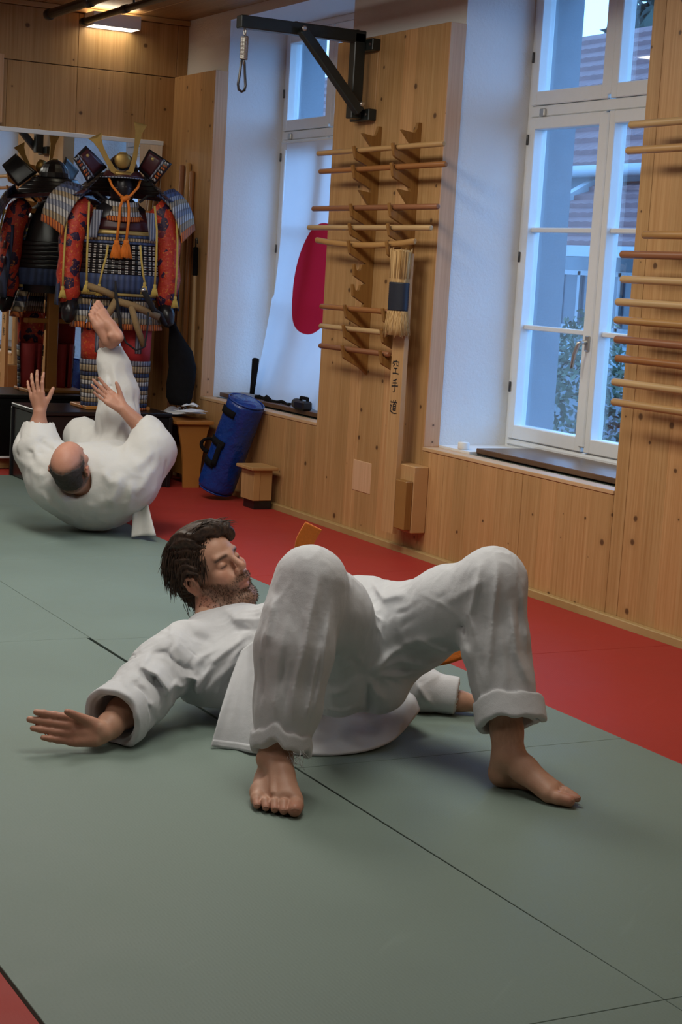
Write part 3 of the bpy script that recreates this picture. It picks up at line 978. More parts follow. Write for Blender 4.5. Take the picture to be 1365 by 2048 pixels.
# ---------------------------------------------------------------- small stool-like box by the wall
sb = thing('wooden_step_box', 'small pale wooden box with overhanging top between the blue bag and the panel', 'box', (4.07, 8.6, 0))
MB().box(3.985, 4.145, 8.50, 8.715, .220, .238, .003).build('top_board', M['box_wood'], sb)
MB().box(4.010, 4.05, 8.525, 8.69, .050, .220, .002).build('front_board', M['box_wood'], sb)
MB().box(4.05, 4.125, 8.53, 8.548, .050, .220, .002).build('side_board', M['box_wood'], sb)
MB().box(4.05, 4.125, 8.667, 8.685, .050, .220, .002).build('side_board', M['box_wood'], sb)
MB().box(4.025, 4.13, 8.54, 8.68, 0, .051, .002).build('base', M['black_lacquer'], sb)

# ---------------------------------------------------------------- low table with papers
tb = thing('low_table', 'low honey wooden table with concave end boards, covered in papers', 'table', (4.05, 9.65, 0))
MB().box(3.905, 4.145, 9.405, 9.905, .378, .400, .003).build('table_top', M['table_wood'], tb)
for y in (9.43, 9.86):
    P = [(3.925, .378), (3.935, .33), (3.955, .24), (3.968, .14), (3.975, 0), (4.075, 0), (4.082, .14), (4.095, .24), (4.115, .33), (4.128, .378)]
    MB().prism(P, lambda p: (p[0] + .0, y, p[1]), lambda p: (p[0], y + .02, p[1])).build('end_board', M['table_wood'], tb)
MB().box(4.02, 4.04, 9.45, 9.86, .06, .34, .002).build('stretcher_board', M['table_wood'], tb)
rng = random.Random(8)
for i, lb in enumerate(('blue-tinted paper lowest at the far end of the low table', 'crumpled white paper in the middle of the low table', 'white sheet nearest the blue bag on the low table',
                        'white sheet overhanging the near end of the low table', 'small curled white slip on top of the table papers')):
    cx, cy = [(4.00, 9.80), (4.03, 9.70), (4.08, 9.56), (4.02, 9.48), (4.07, 9.60)][i]
    w, l, r = [(.09, .09, .1), (.085, .11, .5), (.06, .09, -.3), (.085, .06, .15), (.03, .05, .9)][i]
    z0 = .402 + .017 * i
    def fn(u, v):
        a, b_ = (u - .5) * 2 * w, (v - .5) * 2 * l
        return (cx + a * math.cos(r) - b_ * math.sin(r), cy + a * math.sin(r) + b_ * math.cos(r), z0 + (.012 if i in (1, 4) else .004) * (math.sin(7 * u + i * 2) * math.cos(6 * v + i) + 1) * (.6 + u * v))
    pm = M['paper'] if i else plain('blue_paper', (.25, .38, .62, 1), .7)
    tag(MB().sheet(fn, 8, 8, .0012).build('paper_sheet', pm), lb, 'paper', 'papers on the low table')
cl = thing('bulldog_clip', 'small steel bulldog clip lying on the papers of the low table', 'clip', (4.05, 9.68, .44))
MB().tube([(4.03 + .012 * math.cos(a), 9.68, .445 + .012 * math.sin(a)) for a in [i * math.pi / 5 for i in range(10)]], .003, 6, closed=True).build('wire', M['zinc'], cl)
MB().tube([(4.065 + .012 * math.cos(a), 9.67, .445 + .012 * math.sin(a)) for a in [i * math.pi / 5 for i in range(10)]], .003, 6, closed=True).build('wire', M['zinc'], cl)
MB().box(4.03, 4.065, 9.668, 9.684, .433, .446, .002).build('jaw', M['dark_zinc'], cl)

# ---------------------------------------------------------------- poles in the corner
g3 = 'long staffs leaning in the far corner'
for (x0, y0, x1, y1, z1, m, lb) in ((4.085, 9.98, 4.160, 10.12, 1.925, 'red', 'dark brown long staff leaning in the corner, nearest the armour'),
                                    (4.10, 9.95, 4.162, 10.02, 1.935, 'honey', 'honey brown long staff in the corner, middle of the three'),
                                    (4.158, 9.935, 4.162, 9.96, 1.885, 'rust', 'brown long staff in the corner, beside the hooked pole')):
    o = MB().rod((x0, y0, 0.0), (x1, y1, z1), .0165, 12).build('long_staff', STK[m])
    tag(o, lb, 'staff', g3)
hp = thing('hooked_pole', 'pale pole with black grip and hook leaning against the far wood panel', 'pole', (4.10, 9.80, 0))
MB().rod((4.160, 9.79, 0), (4.158, 9.84, 1.37), .0135, 10).build('shaft', STK['light'], hp)
MB().rod((4.158, 9.835, 1.25), (4.158, 9.842, 1.425), .017, 10).build('grip', M['black_cloth'], hp)
MB().tube([(4.158, 9.842, 1.42), (4.156, 9.842, 1.455), (4.150, 9.83, 1.475), (4.146, 9.805, 1.478), (4.143, 9.785, 1.462), (4.143, 9.782, 1.445)], .005, 8).build('hook', M['black_steel'], hp)

# ---------------------------------------------------------------- lamp on the back wall, pipes under the ceiling
lm = thing('wall_lamp', 'white box wall lamp high on the back wall, lit above and below', 'lamp', (3.73, YB, 2.74))
lw = M['white_paint']
x0, x1, y0, y1, z0, z1 = 3.575, 3.880, 10.20, YB - .0005, 2.715, 2.795
MB().box(x0, x1, y0, y0 + .008, z0, z1, .002).build('front_plate', lw, lm)
MB().box(x0, x0 + .006, y0 + .008, y1, z0, z1).build('end_plate', lw, lm)
MB().box(x1 - .006, x1, y0 + .008, y1, z0, z1).build('end_plate', lw, lm)
MB().box(x0 + .006, x1 - .006, y1 - .01, y1, z0, z1).build('back_plate', lw, lm)
em = emit_mat('lamp_glow', (1.0, .93, .72, 1), 9.0)
MB().box(x0 + .008, x1 - .008, y0 + .009, y1 - .012, z0 + .006, z0 + .012).build('lower_diffuser', em, lm)
MB().box(x0 + .008, x1 - .008, y0 + .009, y1 - .012, z1 - .012, z1 - .006).build('upper_diffuser', em, lm)
for i, (x, yf, z, r, lb) in enumerate(((3.205, 9.93, 2.70, .027, 'black ceiling pipe with round end cap, farther from the window wall'), (3.452, 10.04, 2.70, .019, 'thinner black ceiling pipe in front of the wall lamp'))):
    pp = thing('ceiling_pipe', lb, 'pipe', (x, yf, z), 'black pipes under the ceiling')
    MB().tube([(x, yf, z), (x, 4.0, z)], r, 14).build('pipe', M['dark_tile'], pp)
    MB().rod((x, yf + .012, z), (x, yf - .05, z), r * 1.22, 14).build('end_cap', M['dark_tile'], pp)
    MB().rod((x, yf - .75, z), (x, yf - .66, z), r * 1.25, 14).build('coupling', M['dark_tile'], pp)
    for y in (9.2, 6.6): MB().rod((x, y, z), (x, y, ZC - .012), .006, 8).build('hanger', M['dark_tile'], pp)
# ---------------------------------------------------------------- implicit-surface modeller for bodies and clothing
class Field:
    PAD = .075

    def __init__(s): s.ops = []

    def put(s, mode, fn, lo, hi, k):
        s.ops.append((mode, fn, np.array(lo, np.float32) - s.PAD - k, np.array(hi, np.float32) + s.PAD + k, k))
        return s

    def cone(s, a, b, ra, rb, k=.02, mode='add', grow=0.0):
        a, b = np.array(a, np.float32), np.array(b, np.float32)
        ra, rb = ra + grow, rb + grow
        ab = b - a
        L2 = float(ab @ ab) + 1e-12
        def f(p):
            t = np.clip(((p - a) @ ab) / L2, 0, 1)
            return np.linalg.norm(p - a - t[..., None] * ab, axis=-1) - (ra + (rb - ra) * t)
        r = max(ra, rb)
        return s.put(mode, f, np.minimum(a, b) - r, np.maximum(a, b) + r, k)

    def chain(s, pts, k=.02, mode='add', grow=0.0):
        for (a, ra), (b, rb) in zip(pts, pts[1:]): s.cone(a, b, ra, rb, k, mode, grow)
        return s

    def ball(s, c, r, k=.02, mode='add'): return s.cone(c, np.array(c) + 1e-4, r, r, k, mode)

    def ell(s, c, r, rot=None, k=.02, mode='add'):
        c, r = np.array(c, np.float32), np.array(r, np.float32)
        Rm = np.eye(3, dtype=np.float32) if rot is None else np.array(rot, np.float32)   # rows = local axes
        def f(p):
            q = (p - c) @ Rm.T
            k0 = np.linalg.norm(q / r, axis=-1)
            k1 = np.linalg.norm(q / (r * r), axis=-1)
            return k0 * (k0 - 1) / np.maximum(k1, 1e-6)
        m = r.max()
        return s.put(mode, f, c - m, c + m, k)

    def ring(s, c, ax, R, th, hw, k=.004, mode='add', wob=0.0, ph=0.0, sx=1.0):
        """rolled cuff: band of radius R about axis ax, thickness th, half-width hw"""
        c, ax = np.array(c, np.float32), np.array(ax, np.float32); ax = ax / np.linalg.norm(ax)
        e1 = np.cross(ax, [0, 1, 0]); e1 /= np.linalg.norm(e1); e2 = np.cross(ax, e1)
        def f(p):
            q = p - c
            h = q @ ax
            x, y = (q @ e1) / sx, q @ e2
            th_ = np.arctan2(y, x)
            h = h - wob * (np.sin(2 * th_ + ph) + .6 * np.sin(5 * th_ + 2 * ph) + .4 * np.sin(9 * th_ + ph))
            rr = np.sqrt(x * x + y * y) - R * (1 + .03 * np.sin(4 * th_ + ph))
            dx, dy = np.abs(rr) - th * .4, np.abs(h) - (hw - th * .6)
            return np.sqrt(np.maximum(dx, 0) ** 2 + np.maximum(dy, 0) ** 2) + np.minimum(np.maximum(dx, dy), 0) - th * .6
        m = R * max(1, sx) + hw + th
        return s.put(mode, f, c - m, c + m, k)

    def func(s, fn, lo, hi, mode='disp', k=0.0): return s.put(mode, fn, lo, hi, k)

    def ridge(s, pts, w, amp, ani=(1, .3, 1), taper=True):
        """a cloth fold (or groove for amp < 0) along a polyline"""
        P = [np.array(p, np.float32) for p in pts]
        A = np.array(ani, np.float32)
        lens = [np.linalg.norm(b - a) for a, b in zip(P, P[1:])]
        tot = sum(lens) + 1e-9
        def f(p):
            best, tb = None, None
            acc = 0
            for a, b, L in zip(P, P[1:], lens):
                aa, bb = a * A, b * A
                d = bb - aa
                t = np.clip(((p * A - aa) @ d) / (d @ d + 1e-12), 0, 1)
                q = np.linalg.norm(p * A - aa - t[..., None] * d, axis=-1)
                tt = (acc + t * L) / tot
                if best is None: best, tb = q, tt
                else:
                    m = q < best
                    best = np.where(m, q, best); tb = np.where(m, tt, tb)
                acc += L
            e = np.maximum(np.exp(-(best / w) ** 1.5) - .006, 0) * amp
            if taper: e = e * np.clip(4 * tb, 0, 1) * np.clip(4 * (1 - tb), 0, 1)
            return -e
        a = np.min(P, axis=0) - 3 * w / A
        b = np.max(P, axis=0) + 3 * w / A
        s.ops.append(('disp', f, a.astype(np.float32), b.astype(np.float32), 0))
        return s

    def eval_blocks(s, org, n, h):
        g = np.arange(n + 1, dtype=np.float32) * h
        loc = np.stack(np.meshgrid(g, g, g, indexing='ij'), -1).reshape(-1, 3)
        NB = len(org)
        D = np.full((NB, len(loc)), .25, np.float32)
        size = n * h
        for mode, fn, lo, hi, k in s.ops:
            m = np.all((org <= hi) & (org + size >= lo), axis=1)
            idx = np.nonzero(m)[0]
            for c in range(0, len(idx), 600):
                ii = idx[c:c + 600]
                p = org[ii][:, None, :] + loc[None]
                v = fn(p).astype(np.float32)
                d = D[ii]
                if mode == 'add':
                    if k > 0:
                        t = np.clip(.5 + .5 * (d - v) / k, 0, 1)
                        d = d * (1 - t) + v * t - k * t * (1 - t)
                    else: d = np.minimum(d, v)
                elif mode == 'sub':
                    if k > 0:
                        t = np.clip(.5 - .5 * (d + v) / k, 0, 1)
                        d = d * (1 - t) - v * t + k * t * (1 - t)
                    else: d = np.maximum(d, -v)
                elif mode == 'clip': d = np.maximum(d, v)
                else: d = d + v
                D[ii] = d
        return D

    def mesh(s, lo, hi, h, n=8):
        lo = np.array(lo, np.float32); hi = np.array(hi, np.float32)
        size = n * h
        nb = np.ceil((hi - lo) / size).astype(int)
        I = np.stack(np.meshgrid(*[np.arange(k) for k in nb], indexing='ij'), -1).reshape(-1, 3)
        org = lo + I.astype(np.float32) * size
        # coarse test at the block centres
        keep = np.zeros(len(I), bool)
        c = s.eval_blocks(org + size / 2, 1, 1e-5)[:, 0]
        keep = np.abs(c) < size * 1.6 + .015
        I, org = I[keep], org[keep]
        D = s.eval_blocks(org, n, h).reshape(-1, n + 1, n + 1, n + 1)
        inside = D < 0
        mixed = inside.reshape(len(D), -1).any(1) & ~inside.reshape(len(D), -1).all(1)
        I, org, D, inside = I[mixed], org[mixed], D[mixed], inside[mixed]
        cnt = np.zeros((len(D), n, n, n), np.int8)
        for a in (0, 1):
            for b in (0, 1):
                for e in (0, 1): cnt += inside[:, a:n + a, b:n + b, e:n + e]
        act = np.argwhere((cnt > 0) & (cnt < 8))
        B, X, Y, Z = act.T
        val = {}
        for a in (0, 1):
            for b in (0, 1):
                for e in (0, 1): val[a, b, e] = D[B, X + a, Y + b, Z + e]
        acc = np.zeros((len(act), 3), np.float32); num = np.zeros(len(act), np.float32)
        cs = list(val)
        for i, p in enumerate(cs):
            for q in cs[i + 1:]:
                df = [q[j] - p[j] for j in range(3)]
                if sum(abs(v) for v in df) != 1: continue
                va, vb = val[p], val[q]
                m = (va < 0) != (vb < 0)
                t = np.where(m, va / np.where(m, va - vb, 1), 0)
                for j in range(3): acc[:, j] += np.where(m, p[j] + t * df[j], 0)
                num += m
        V = org[B] + (act[:, 1:].astype(np.float32) + acc / num[:, None]) * h
        NX = (nb * n + 2).astype(np.int64)
        gk = lambda c: (c[:, 0] * NX[1] + c[:, 1]) * NX[2] + c[:, 2]
        gc = I[B].astype(np.int64) * n + act[:, 1:]
        key = gk(gc)
        order = np.argsort(key); sk = key[order]
        def find(c):
            q = gk(c)
            pos = np.clip(np.searchsorted(sk, q), 0, len(sk) - 1)
            ok = sk[pos] == q
            return order[pos], ok
        quads = []
        for ax in range(3):
            sl = [slice(0, n)] * 3; s2 = list(sl); s2[ax] = slice(1, n + 1)
            a = inside[(slice(None),) + tuple(sl)]; b = inside[(slice(None),) + tuple(s2)]
            e = np.argwhere(a != b)
            if not len(e): continue
            first = a[tuple(e.T)]
            g = I[e[:, 0]].astype(np.int64) * n + e[:, 1:]
            u, w = (ax + 1) % 3, (ax + 2) % 3
            ids, oks = [], np.ones(len(e), bool)
            for du, dw in ((0, 0), (-1, 0), (-1, -1), (0, -1)):
                c = g.copy(); c[:, u] += du; c[:, w] += dw
                i_, ok = find(c)
                ids.append(i_); oks &= ok
            q = np.stack(ids, 1)
            q[~first] = q[~first][:, ::-1]
            quads.append(q[oks])
        return V, np.concatenate(quads)


def smooth_verts(V, Q, it=1, lam=.5):
    n = len(V)
    e = np.concatenate([Q[:, [0, 1]], Q[:, [1, 2]], Q[:, [2, 3]], Q[:, [3, 0]]])
    deg = np.bincount(e[:, 0], minlength=n) + np.bincount(e[:, 1], minlength=n)
    deg = np.maximum(deg, 1)
    for _ in range(it):
        A = np.stack([np.bincount(e[:, 0], V[e[:, 1], j], n) + np.bincount(e[:, 1], V[e[:, 0], j], n) for j in range(3)], 1) / deg[:, None]
        V = V + lam * (A - V)
    return V


UX = np.array([.88536, -.464905, 0]); DX = np.array([.464905, .88536, 0])


def to_world(P):
    P = np.asarray(P, float)
    return P[..., :1] * UX + P[..., 1:2] * DX + P[..., 2:3] * np.array([0, 0, 1.0])


def mesh_from(name, V, Q, mat, parent=None, col=None, base=(0, 0, 0), smooth=True):
    me = bpy.data.meshes.new(name)
    Wd = to_world(V)
    me.vertices.add(len(V)); me.vertices.foreach_set('co', Wd.astype(np.float32).ravel())
    me.loops.add(len(Q) * 4); me.loops.foreach_set('vertex_index', Q.astype(np.int32).ravel())
    me.polygons.add(len(Q)); me.polygons.foreach_set('loop_start', np.arange(len(Q), dtype=np.int32) * 4)
    me.polygons.foreach_set('use_smooth', np.full(len(Q), smooth))
    me.update(calc_edges=True); me.validate()
    if col is not None:
        at = me.color_attributes.new('Col', 'FLOAT_COLOR', 'POINT')
        c4 = np.concatenate([col, np.ones((len(col), 1))], 1).astype(np.float32)
        at.data.foreach_set('color', c4.ravel())
    me.materials.append(mat)
    o = bpy.data.objects.new(name, me)
    link(o); adopt(o, parent)
    return o


def hash3(i, seed):
    h = (i[..., 0] * 374761393 + i[..., 1] * 668265263 + i[..., 2] * 2147483647 + seed * 1274126177) & 0xffffffff
    h = ((h ^ (h >> 13)) * 1274126177) & 0xffffffff
    return ((h ^ (h >> 16)) & 0xffff) / 65535.0


def vnoise(p, seed=0):
    """smooth value noise, -1 .. 1"""
    i = np.floor(p).astype(np.int64); f = (p - i).astype(np.float32); f = f * f * (3 - 2 * f)
    r = 0
    for a in (0, 1):
        for b in (0, 1):
            for c in (0, 1):
                w = (f[..., 0] if a else 1 - f[..., 0]) * (f[..., 1] if b else 1 - f[..., 1]) * (f[..., 2] if c else 1 - f[..., 2])
                r = r + w * hash3(i + np.array([a, b, c]), seed)
    return (r * 2 - 1).astype(np.float32)


def fold_noise(A, scale, amp, seed, lo, hi, sharp=True):
    """anisotropic wrinkles: A rows = axes, scale = frequency along each"""
    A = np.array(A, np.float32) * np.array(scale, np.float32)[:, None]
    def f(p):
        q = p @ A.T
        n = vnoise(q, seed)
        if sharp: n = 1 - 2 * np.abs(n) ** .8
        return -amp * n
    return ('disp', f, np.array(lo, np.float32), np.array(hi, np.float32), 0)


def limb_folds(F, chain, seed, n, along=(.5, .9), twist=.25, w=(.006, .010), amp=(.005, .010), face=None, pos=.7):
    """cloth folds running over a limb: chain = [(point, radius)...]; twist = turns about the limb per unit length"""
    rg = random.Random(seed)
    P = [np.array(p, float) for p, r in chain]; R = [r for p, r in chain]
    L = [0.0]
    for a, b in zip(P, P[1:]): L.append(L[-1] + float(np.linalg.norm(b - a)))
    L = np.array(L) / L[-1]
    def at(t):
        p = np.array([np.interp(t, L, [q[j] for q in P]) for j in range(3)])
        d = np.array([np.interp(min(1, t + .05), L, [q[j] for q in P]) for j in range(3)]) - np.array([np.interp(max(0, t - .05), L, [q[j] for q in P]) for j in range(3)])
        return p, basis(d, (0, 1, .2)), np.interp(t, L, R)
    for i in range(n):
        ln = rg.uniform(*along); t0 = rg.uniform(0, 1 - ln) if ln < 1 else 0
        if face is None: th = rg.uniform(0, 6.283)
        else: th = rg.gauss(face, 1.0)
        tw = rg.gauss(0, 1) * twist * 6.283 * ln if twist >= 0 else rg.choice((-1, 1)) * abs(twist) * rg.uniform(.7, 1.2)
        pts = []
        for k in range(5):
            t = t0 + ln * k / 4
            p, B, r = at(t)
            a = th + tw * (k / 4) + rg.gauss(0, .05)
            pts.append(tuple(p + r * (math.cos(a) * B[1] + math.sin(a) * B[2])))
        s = 1 if rg.random() < pos else -1
        F.ridge(pts, rg.uniform(*w), s * rg.uniform(*amp), (1, 1, 1))


def basis(d, up=(0, 0, 1)):
    d = np.array(d, float); d /= np.linalg.norm(d)
    e = np.cross(up, d); e /= np.linalg.norm(e)
    return np.array([d, e, np.cross(d, e)])


def hand_sdf(F, Wr, x, y, n, s=1.0, curls=(.25, .2, .2, .25), spread=1.0, thumb=(.9, .5), k=.010, thumb_out=.6, fat=1.0):
    """right or left hand: Wr wrist, x towards the fingers, y towards the thumb, n palm normal"""
    Wr, x, y, n = [np.array(v, float) for v in (Wr, x, y, n)]
    x /= np.linalg.norm(x); y -= x * (x @ y); y /= np.linalg.norm(y); n = n - x * (x @ n) - y * (y @ n); n /= np.linalg.norm(n)
    P = lambda a, b, c=0.0: Wr + s * (a * x + b * y + c * n)
    offs = (.031, .0105, -.0105, -.030)
    kn = (.094, .098, .093, .084)
    for o, l in zip(offs, kn):
        F.cone(P(.005, o * .55), P(l - .012, o), .0150 * s, .0118 * s, k)
    F.cone(P(.0, .0), P(.06, -.004, .002), .021 * s, .017 * s, k)
    F.cone(P(.012, -.018, .006), P(.06, -.028, .006), .015 * s, .012 * s, k)      # heel of the hand
    F.cone(P(.010, .016, .008), P(.045, .030, .008), .017 * s, .013 * s, k)       # ball of the thumb
    L = ((.044, .027, .022), (.049, .030, .023), (.045, .028, .022), (.034, .021, .020))
    for i, (o, l) in enumerate(zip(offs, kn)):
        a = curls[i]; ang = a * .4
        fan = (.13, .03, -.06, -.17)[i] * spread
        p = P(l - .010, o)
        r = (.0098, .0102, .0096, .0086)[i] * s * fat
        dirb = x * math.cos(fan) + y * math.sin(fan)
        for j, ln in enumerate(L[i]):
            d = dirb * math.cos(ang) + n * math.sin(ang)
            q = p + d * ln * s
            F.cone(p, q, r, r * .90, .0035)
            if j < 2: F.ball(q - n * .0008, r * .97, .003)
            p = q; r *= .89; ang += a * 1.15
    a0, b0 = P(.020, .026, .006), None
    td = x * math.cos(thumb_out) + y * math.sin(thumb_out) + n * .35
    td /= np.linalg.norm(td)
    q = a0 + td * .040 * s
    F.cone(a0, q, .0150 * s, .0118 * s, .006)
    td2 = td + x * thumb[0] * .5 + n * thumb[1] * .4; td2 /= np.linalg.norm(td2)
    q2 = q + td2 * .030 * s
    F.cone(q, q2, .0115 * s, .0103 * s, .004)
    td3 = td2 + n * thumb[1] * .5 + x * thumb[0] * .3; td3 /= np.linalg.norm(td3)
    F.cone(q2, q2 + td3 * .021 * s, .0104 * s, .0084 * s, .004)


def foot_sdf(F, H, x, m, s=1.0, lift=0.0, k=.022, wide=1.0, long2=0.0):
    """bare foot: H back of the heel on the floor, x towards the toes, m towards the big toe"""
    H, x, m = [np.array(v, float) for v in (H, x, m)]
    x /= np.linalg.norm(x); m = m - x * (x @ m); m /= np.linalg.norm(m)
    z = np.cross(x, m); z = z if z[2] > 0 else -z
    P = lambda a, b, c: H + s * (a * x + b * wide * m + c * z)
    F.cone(P(.034, 0, .033), P(.045, 0, .062), .0325 * s, .033 * s, k)
    F.cone(P(.030, 0, .050), P(.034, 0, .110), .022 * s, .020 * s, k)                 # achilles
    F.cone(P(.055, .006, .085), P(.105, .010, .064), .034 * s, .029 * s, k)            # instep
    F.cone(P(.105, .010, .064), P(.180, .018, .032), .028 * s, .020 * s, k)
    F.cone(P(.10, .016, .052), P(.186, .033, .024), .026 * s, .0225 * s, .016)          # inner edge to the ball
    F.cone(P(.050, -.014, .028), P(.130, -.026, .024), .028 * s, .024 * s, .016)        # outer edge
    F.cone(P(.130, -.026, .024), P(.168, -.034, .019), .023 * s, .0175 * s, .016)
    F.cone(P(.13, -.004, .038), P(.182, .004, .024), .024 * s, .019 * s, .016)
    for b in (.033, -.033): F.ball(P(.060, b * .86 / wide, .082), .0125 * s, .014)
    for t, b in ((.0, .022), (.0, .008), (.0, -.006)):
        F.cone(P(.105, b * .5, .078), P(.185, b * 1.2, .040), .006 * s, .005 * s, .010)   # tendons
    F.ell(P(.098, .040, .0), np.array((.045, .024, .020)) * s, np.array([x, m, z]), .02, 'sub')     # arch
    zz = .0135 + lift
    toes = (((.186, .036, .020), (.214, .036, zz + .003), (.240, .032, zz + .001), .0160 * (.5 + .5 * wide), .0158 * (.5 + .5 * wide), .0142 * (.5 + .5 * wide)), ((.186, .013, .020), (.212 + long2 * .6, .013, .021 + lift + long2 * .4), (.235 + long2, .012, .011 + lift + long2 * .45), .0112, .0104, .0100),
            ((.182, -.004, .019), (.204 + long2 * .4, -.004, .020 + lift + long2 * .3), (.224 + long2 * .7, -.004, .0105 + lift + long2 * .4), .0108, .0098, .0094), ((.176, -.020, .018), (.195, -.021, .019 + lift), (.212, -.020, .010 + lift), .0104, .0094, .0090),
            ((.166, -.034, .017), (.182, -.037, .016 + lift), (.197, -.036, .0098 + lift), .0102, .0092, .0090))
    for a, b, c, r0, r1, r2 in toes:
        F.cone(P(*a), P(*b), r0 * s, r1 * s, .006)
        F.cone(P(*b), P(*c), r1 * s, r2 * s, .0035)
    return [(P(*c), r2 * s) for a, b, c, r0, r1, r2 in toes], x, m, z


def skin_material(name, bump=.25):
    t = NT(name)
    at = t.new('ShaderNodeAttribute'); at.attribute_name = 'Col'
    o, x, y, z = t.coords()
    n = t.noise(o, 38, 4, .6)
    n2 = t.noise(o, 320, 3, .6)
    c = t.mix(t.ramp(n, .3, .7, 0, .5), at.outputs['Color'], t.mix(1.0, at.outputs['Color'], (.86, .74, .70, 1), 'MULTIPLY'))
    t.base(c)
    t.rough(.5, .35)
    t.b.inputs['Subsurface Weight'].default_value = .12
    t.b.inputs['Subsurface Radius'].default_value = (.012, .005, .003)
    t.bump(t.math('ADD', n2, t.math('MULTIPLY', n, .8)), bump, .0012)
    return t.m
# ---------------------------------------------------------------- man on his back in the foreground
M['gi'] = cloth_mat('white_cotton_gi', (.62, .64, .665, 1), bump=.30)
M['gi2'] = cloth_mat('cream_cotton_gi', (.62, .62, .595, 1), bump=.30)
SKIN = skin_material('skin')
V3 = lambda *a: np.array(a, float)

# joints in (across, away, up)
RK, LK = V3(-.037, 4.40, .522), V3(.452, 4.55, .518)
RH, LH = V3(.065, 4.68, .29), V3(.20, 4.82, .30)
RF, LF = V3(-.105, 4.316, 0), V3(.470, 4.440, 0)
RFx, LFx = V3(.10, -.995, 0), V3(.833, -.553, 0)
RFm, LFm = V3(.995, .10, 0), V3(-.553, -.833, 0)
HF, HU = V3(.66, -.62, .42), V3(-.50, 0, .866)
HF /= np.linalg.norm(HF); HU -= HF * (HF @ HU); HU /= np.linalg.norm(HU)
HR = np.cross(HF, HU)
HS = 1.05
HO = V3(-.381, 5.16, .354) - .080 * HS * HR
hp_ = lambda r, f, u: HO + HS * (r * HR + f * HF + u * HU)
HB = np.array([HR, HF, HU])


def head_sdf(F, P, R3, s=1.0, nose=True):
    q = P
    F.ell(q(0, -.012, .052), np.array((.0745, .096, .086)) * s, R3, .02)
    F.ell(q(0, .034, .060), np.array((.060, .061, .056)) * s, R3, .02)
    F.ell(q(0, .036, -.028), np.array((.057, .060, .083)) * s, R3, .02)
    for e in (-1, 1):
        F.cone(q(e * .056, -.004, -.040), q(e * .034, .050, -.092), .019 * s, .022 * s, .028)      # jaw
        F.ball(q(e * .046, .064, -.006), .021 * s, .022)                                            # cheekbone
        F.cone(q(e * .040, .080, .043), q(e * .010, .093, .039), .0105 * s, .0105 * s, .012)          # brow
        F.ball(q(e * .034, .105, .018), .016 * s, .016, 'sub')                                     # socket
        F.ell(q(e * .032, .0765, .020), np.array((.0165, .0150, .0145)) * s, R3, .0035)               # closed eye
        F.cone(q(e * .030, .074, -.045), q(e * .020, .088, -.030), .016 * s, .012 * s, .02)        # cheek fold
    F.cone(q(-.022, .062, -.102), q(.022, .062, -.102), .024 * s, .024 * s, .022)
    F.ball(q(0, .080, -.101), .019 * s, .018)                                                      # chin
    F.cone(q(0, .094, .036), q(0, .1185, -.004), .0085 * s, .0105 * s, .010)                       # nose
    F.ball(q(0, .1205, -.008), .0108 * s, .006)
    for e in (-1, 1):
        F.ball(q(e * .0125, .108, -.013), .0088 * s, .006)
        F.ball(q(e * .0068, .1135, -.0205), .0042 * s, .003, 'sub')
    F.cone(q(0, .095, -.030), q(0, .097, -.045), .010 * s, .010 * s, .014)
    F.chain([(q(-.025, .086, -.0555), .0048 * s), (q(-.010, .0975, -.0495), .0065 * s), (q(.010, .0975, -.0495), .0065 * s), (q(.025, .086, -.0555), .0048 * s)], .006)
    F.chain([(q(-.022, .086, -.0600), .0050 * s), (q(0, .0970, -.0635), .0080 * s), (q(.022, .086, -.0600), .0050 * s)], .005)
    F.ridge([q(-.029, .085, -.0580), q(-.01, .104, -.0555), (q(.01, .104, -.0555)), q(.029, .085, -.0580)], .0028 * s, -.0050, (1, 1, 1), False)
    for e in (-1, 1):
        F.ridge([q(e * .046, .084, .018), q(e * .038, .0895, .0145), q(e * .030, .0925, .0135), q(e * .020, .0910, .0165)], .0020 * s, -.0030, (1, 1, 1), False)   # lid line
        F.ridge([q(e * .046, .082, .030), q(e * .032, .091, .033), q(e * .018, .090, .028)], .0030 * s, -.0022, (1, 1, 1), False)
        F.ridge([q(e * .018, .100, -.012), q(e * .030, .088, -.036), q(e * .036, .078, -.054)], .0045 * s, -.0022, (1, 1, 1))
        # ear: shell, rim, lobe
        F.ell(q(e * .0775, -.012, .001), np.array((.0085, .018, .031)) * s, R3, .008)
        F.chain([(q(e * .079, .004, .006), .0045 * s), (q(e * .087, .002, .024), .0050 * s), (q(e * .090, -.016, .032), .0052 * s), (q(e * .091, -.030, .020), .0052 * s), (q(e * .088, -.030, -.002), .0050 * s),
                 (q(e * .083, -.018, -.022), .0055 * s), (q(e * .078, -.004, -.026), .0060 * s)], .004)
        F.ell(q(e * .090, -.010, .002), np.array((.010, .010, .016)) * s, R3, .005, 'sub')


FB = Field()
# legs, pelvis, trunk
rA, lA = RF + .058 * RFx / np.linalg.norm(RFx) + V3(0, 0, .092), LF + .055 * LFx / np.linalg.norm(LFx) + V3(0, 0, .092)
for A_, K_, H_ in ((rA, RK, RH), (lA, LK, LH)):
    mid = A_ * .62 + K_ * .38
    FB.chain([(A_, .041), (A_ * .86 + K_ * .14, .041), (A_ * .72 + K_ * .28, .046), (A_ * .42 + K_ * .58 + V3(0, .012, 0), .055), (K_, .052)], .02)
    FB.chain([(K_, .053), (K_ * .45 + H_ * .55, .066), (H_, .074)], .02)
FB.ell((.145, 4.80, .275), (.145, .105, .115), None, .04)
FB.cone((.12, 4.82, .285), (.00, 4.97, .262), .105, .105, .05)
FB.cone((.00, 4.98, .250), (-.21, 5.11, .180), .100, .092, .05)
FB.cone((-.21, 5.11, .180), (-.26, 5.16, .200), .092, .072, .05)
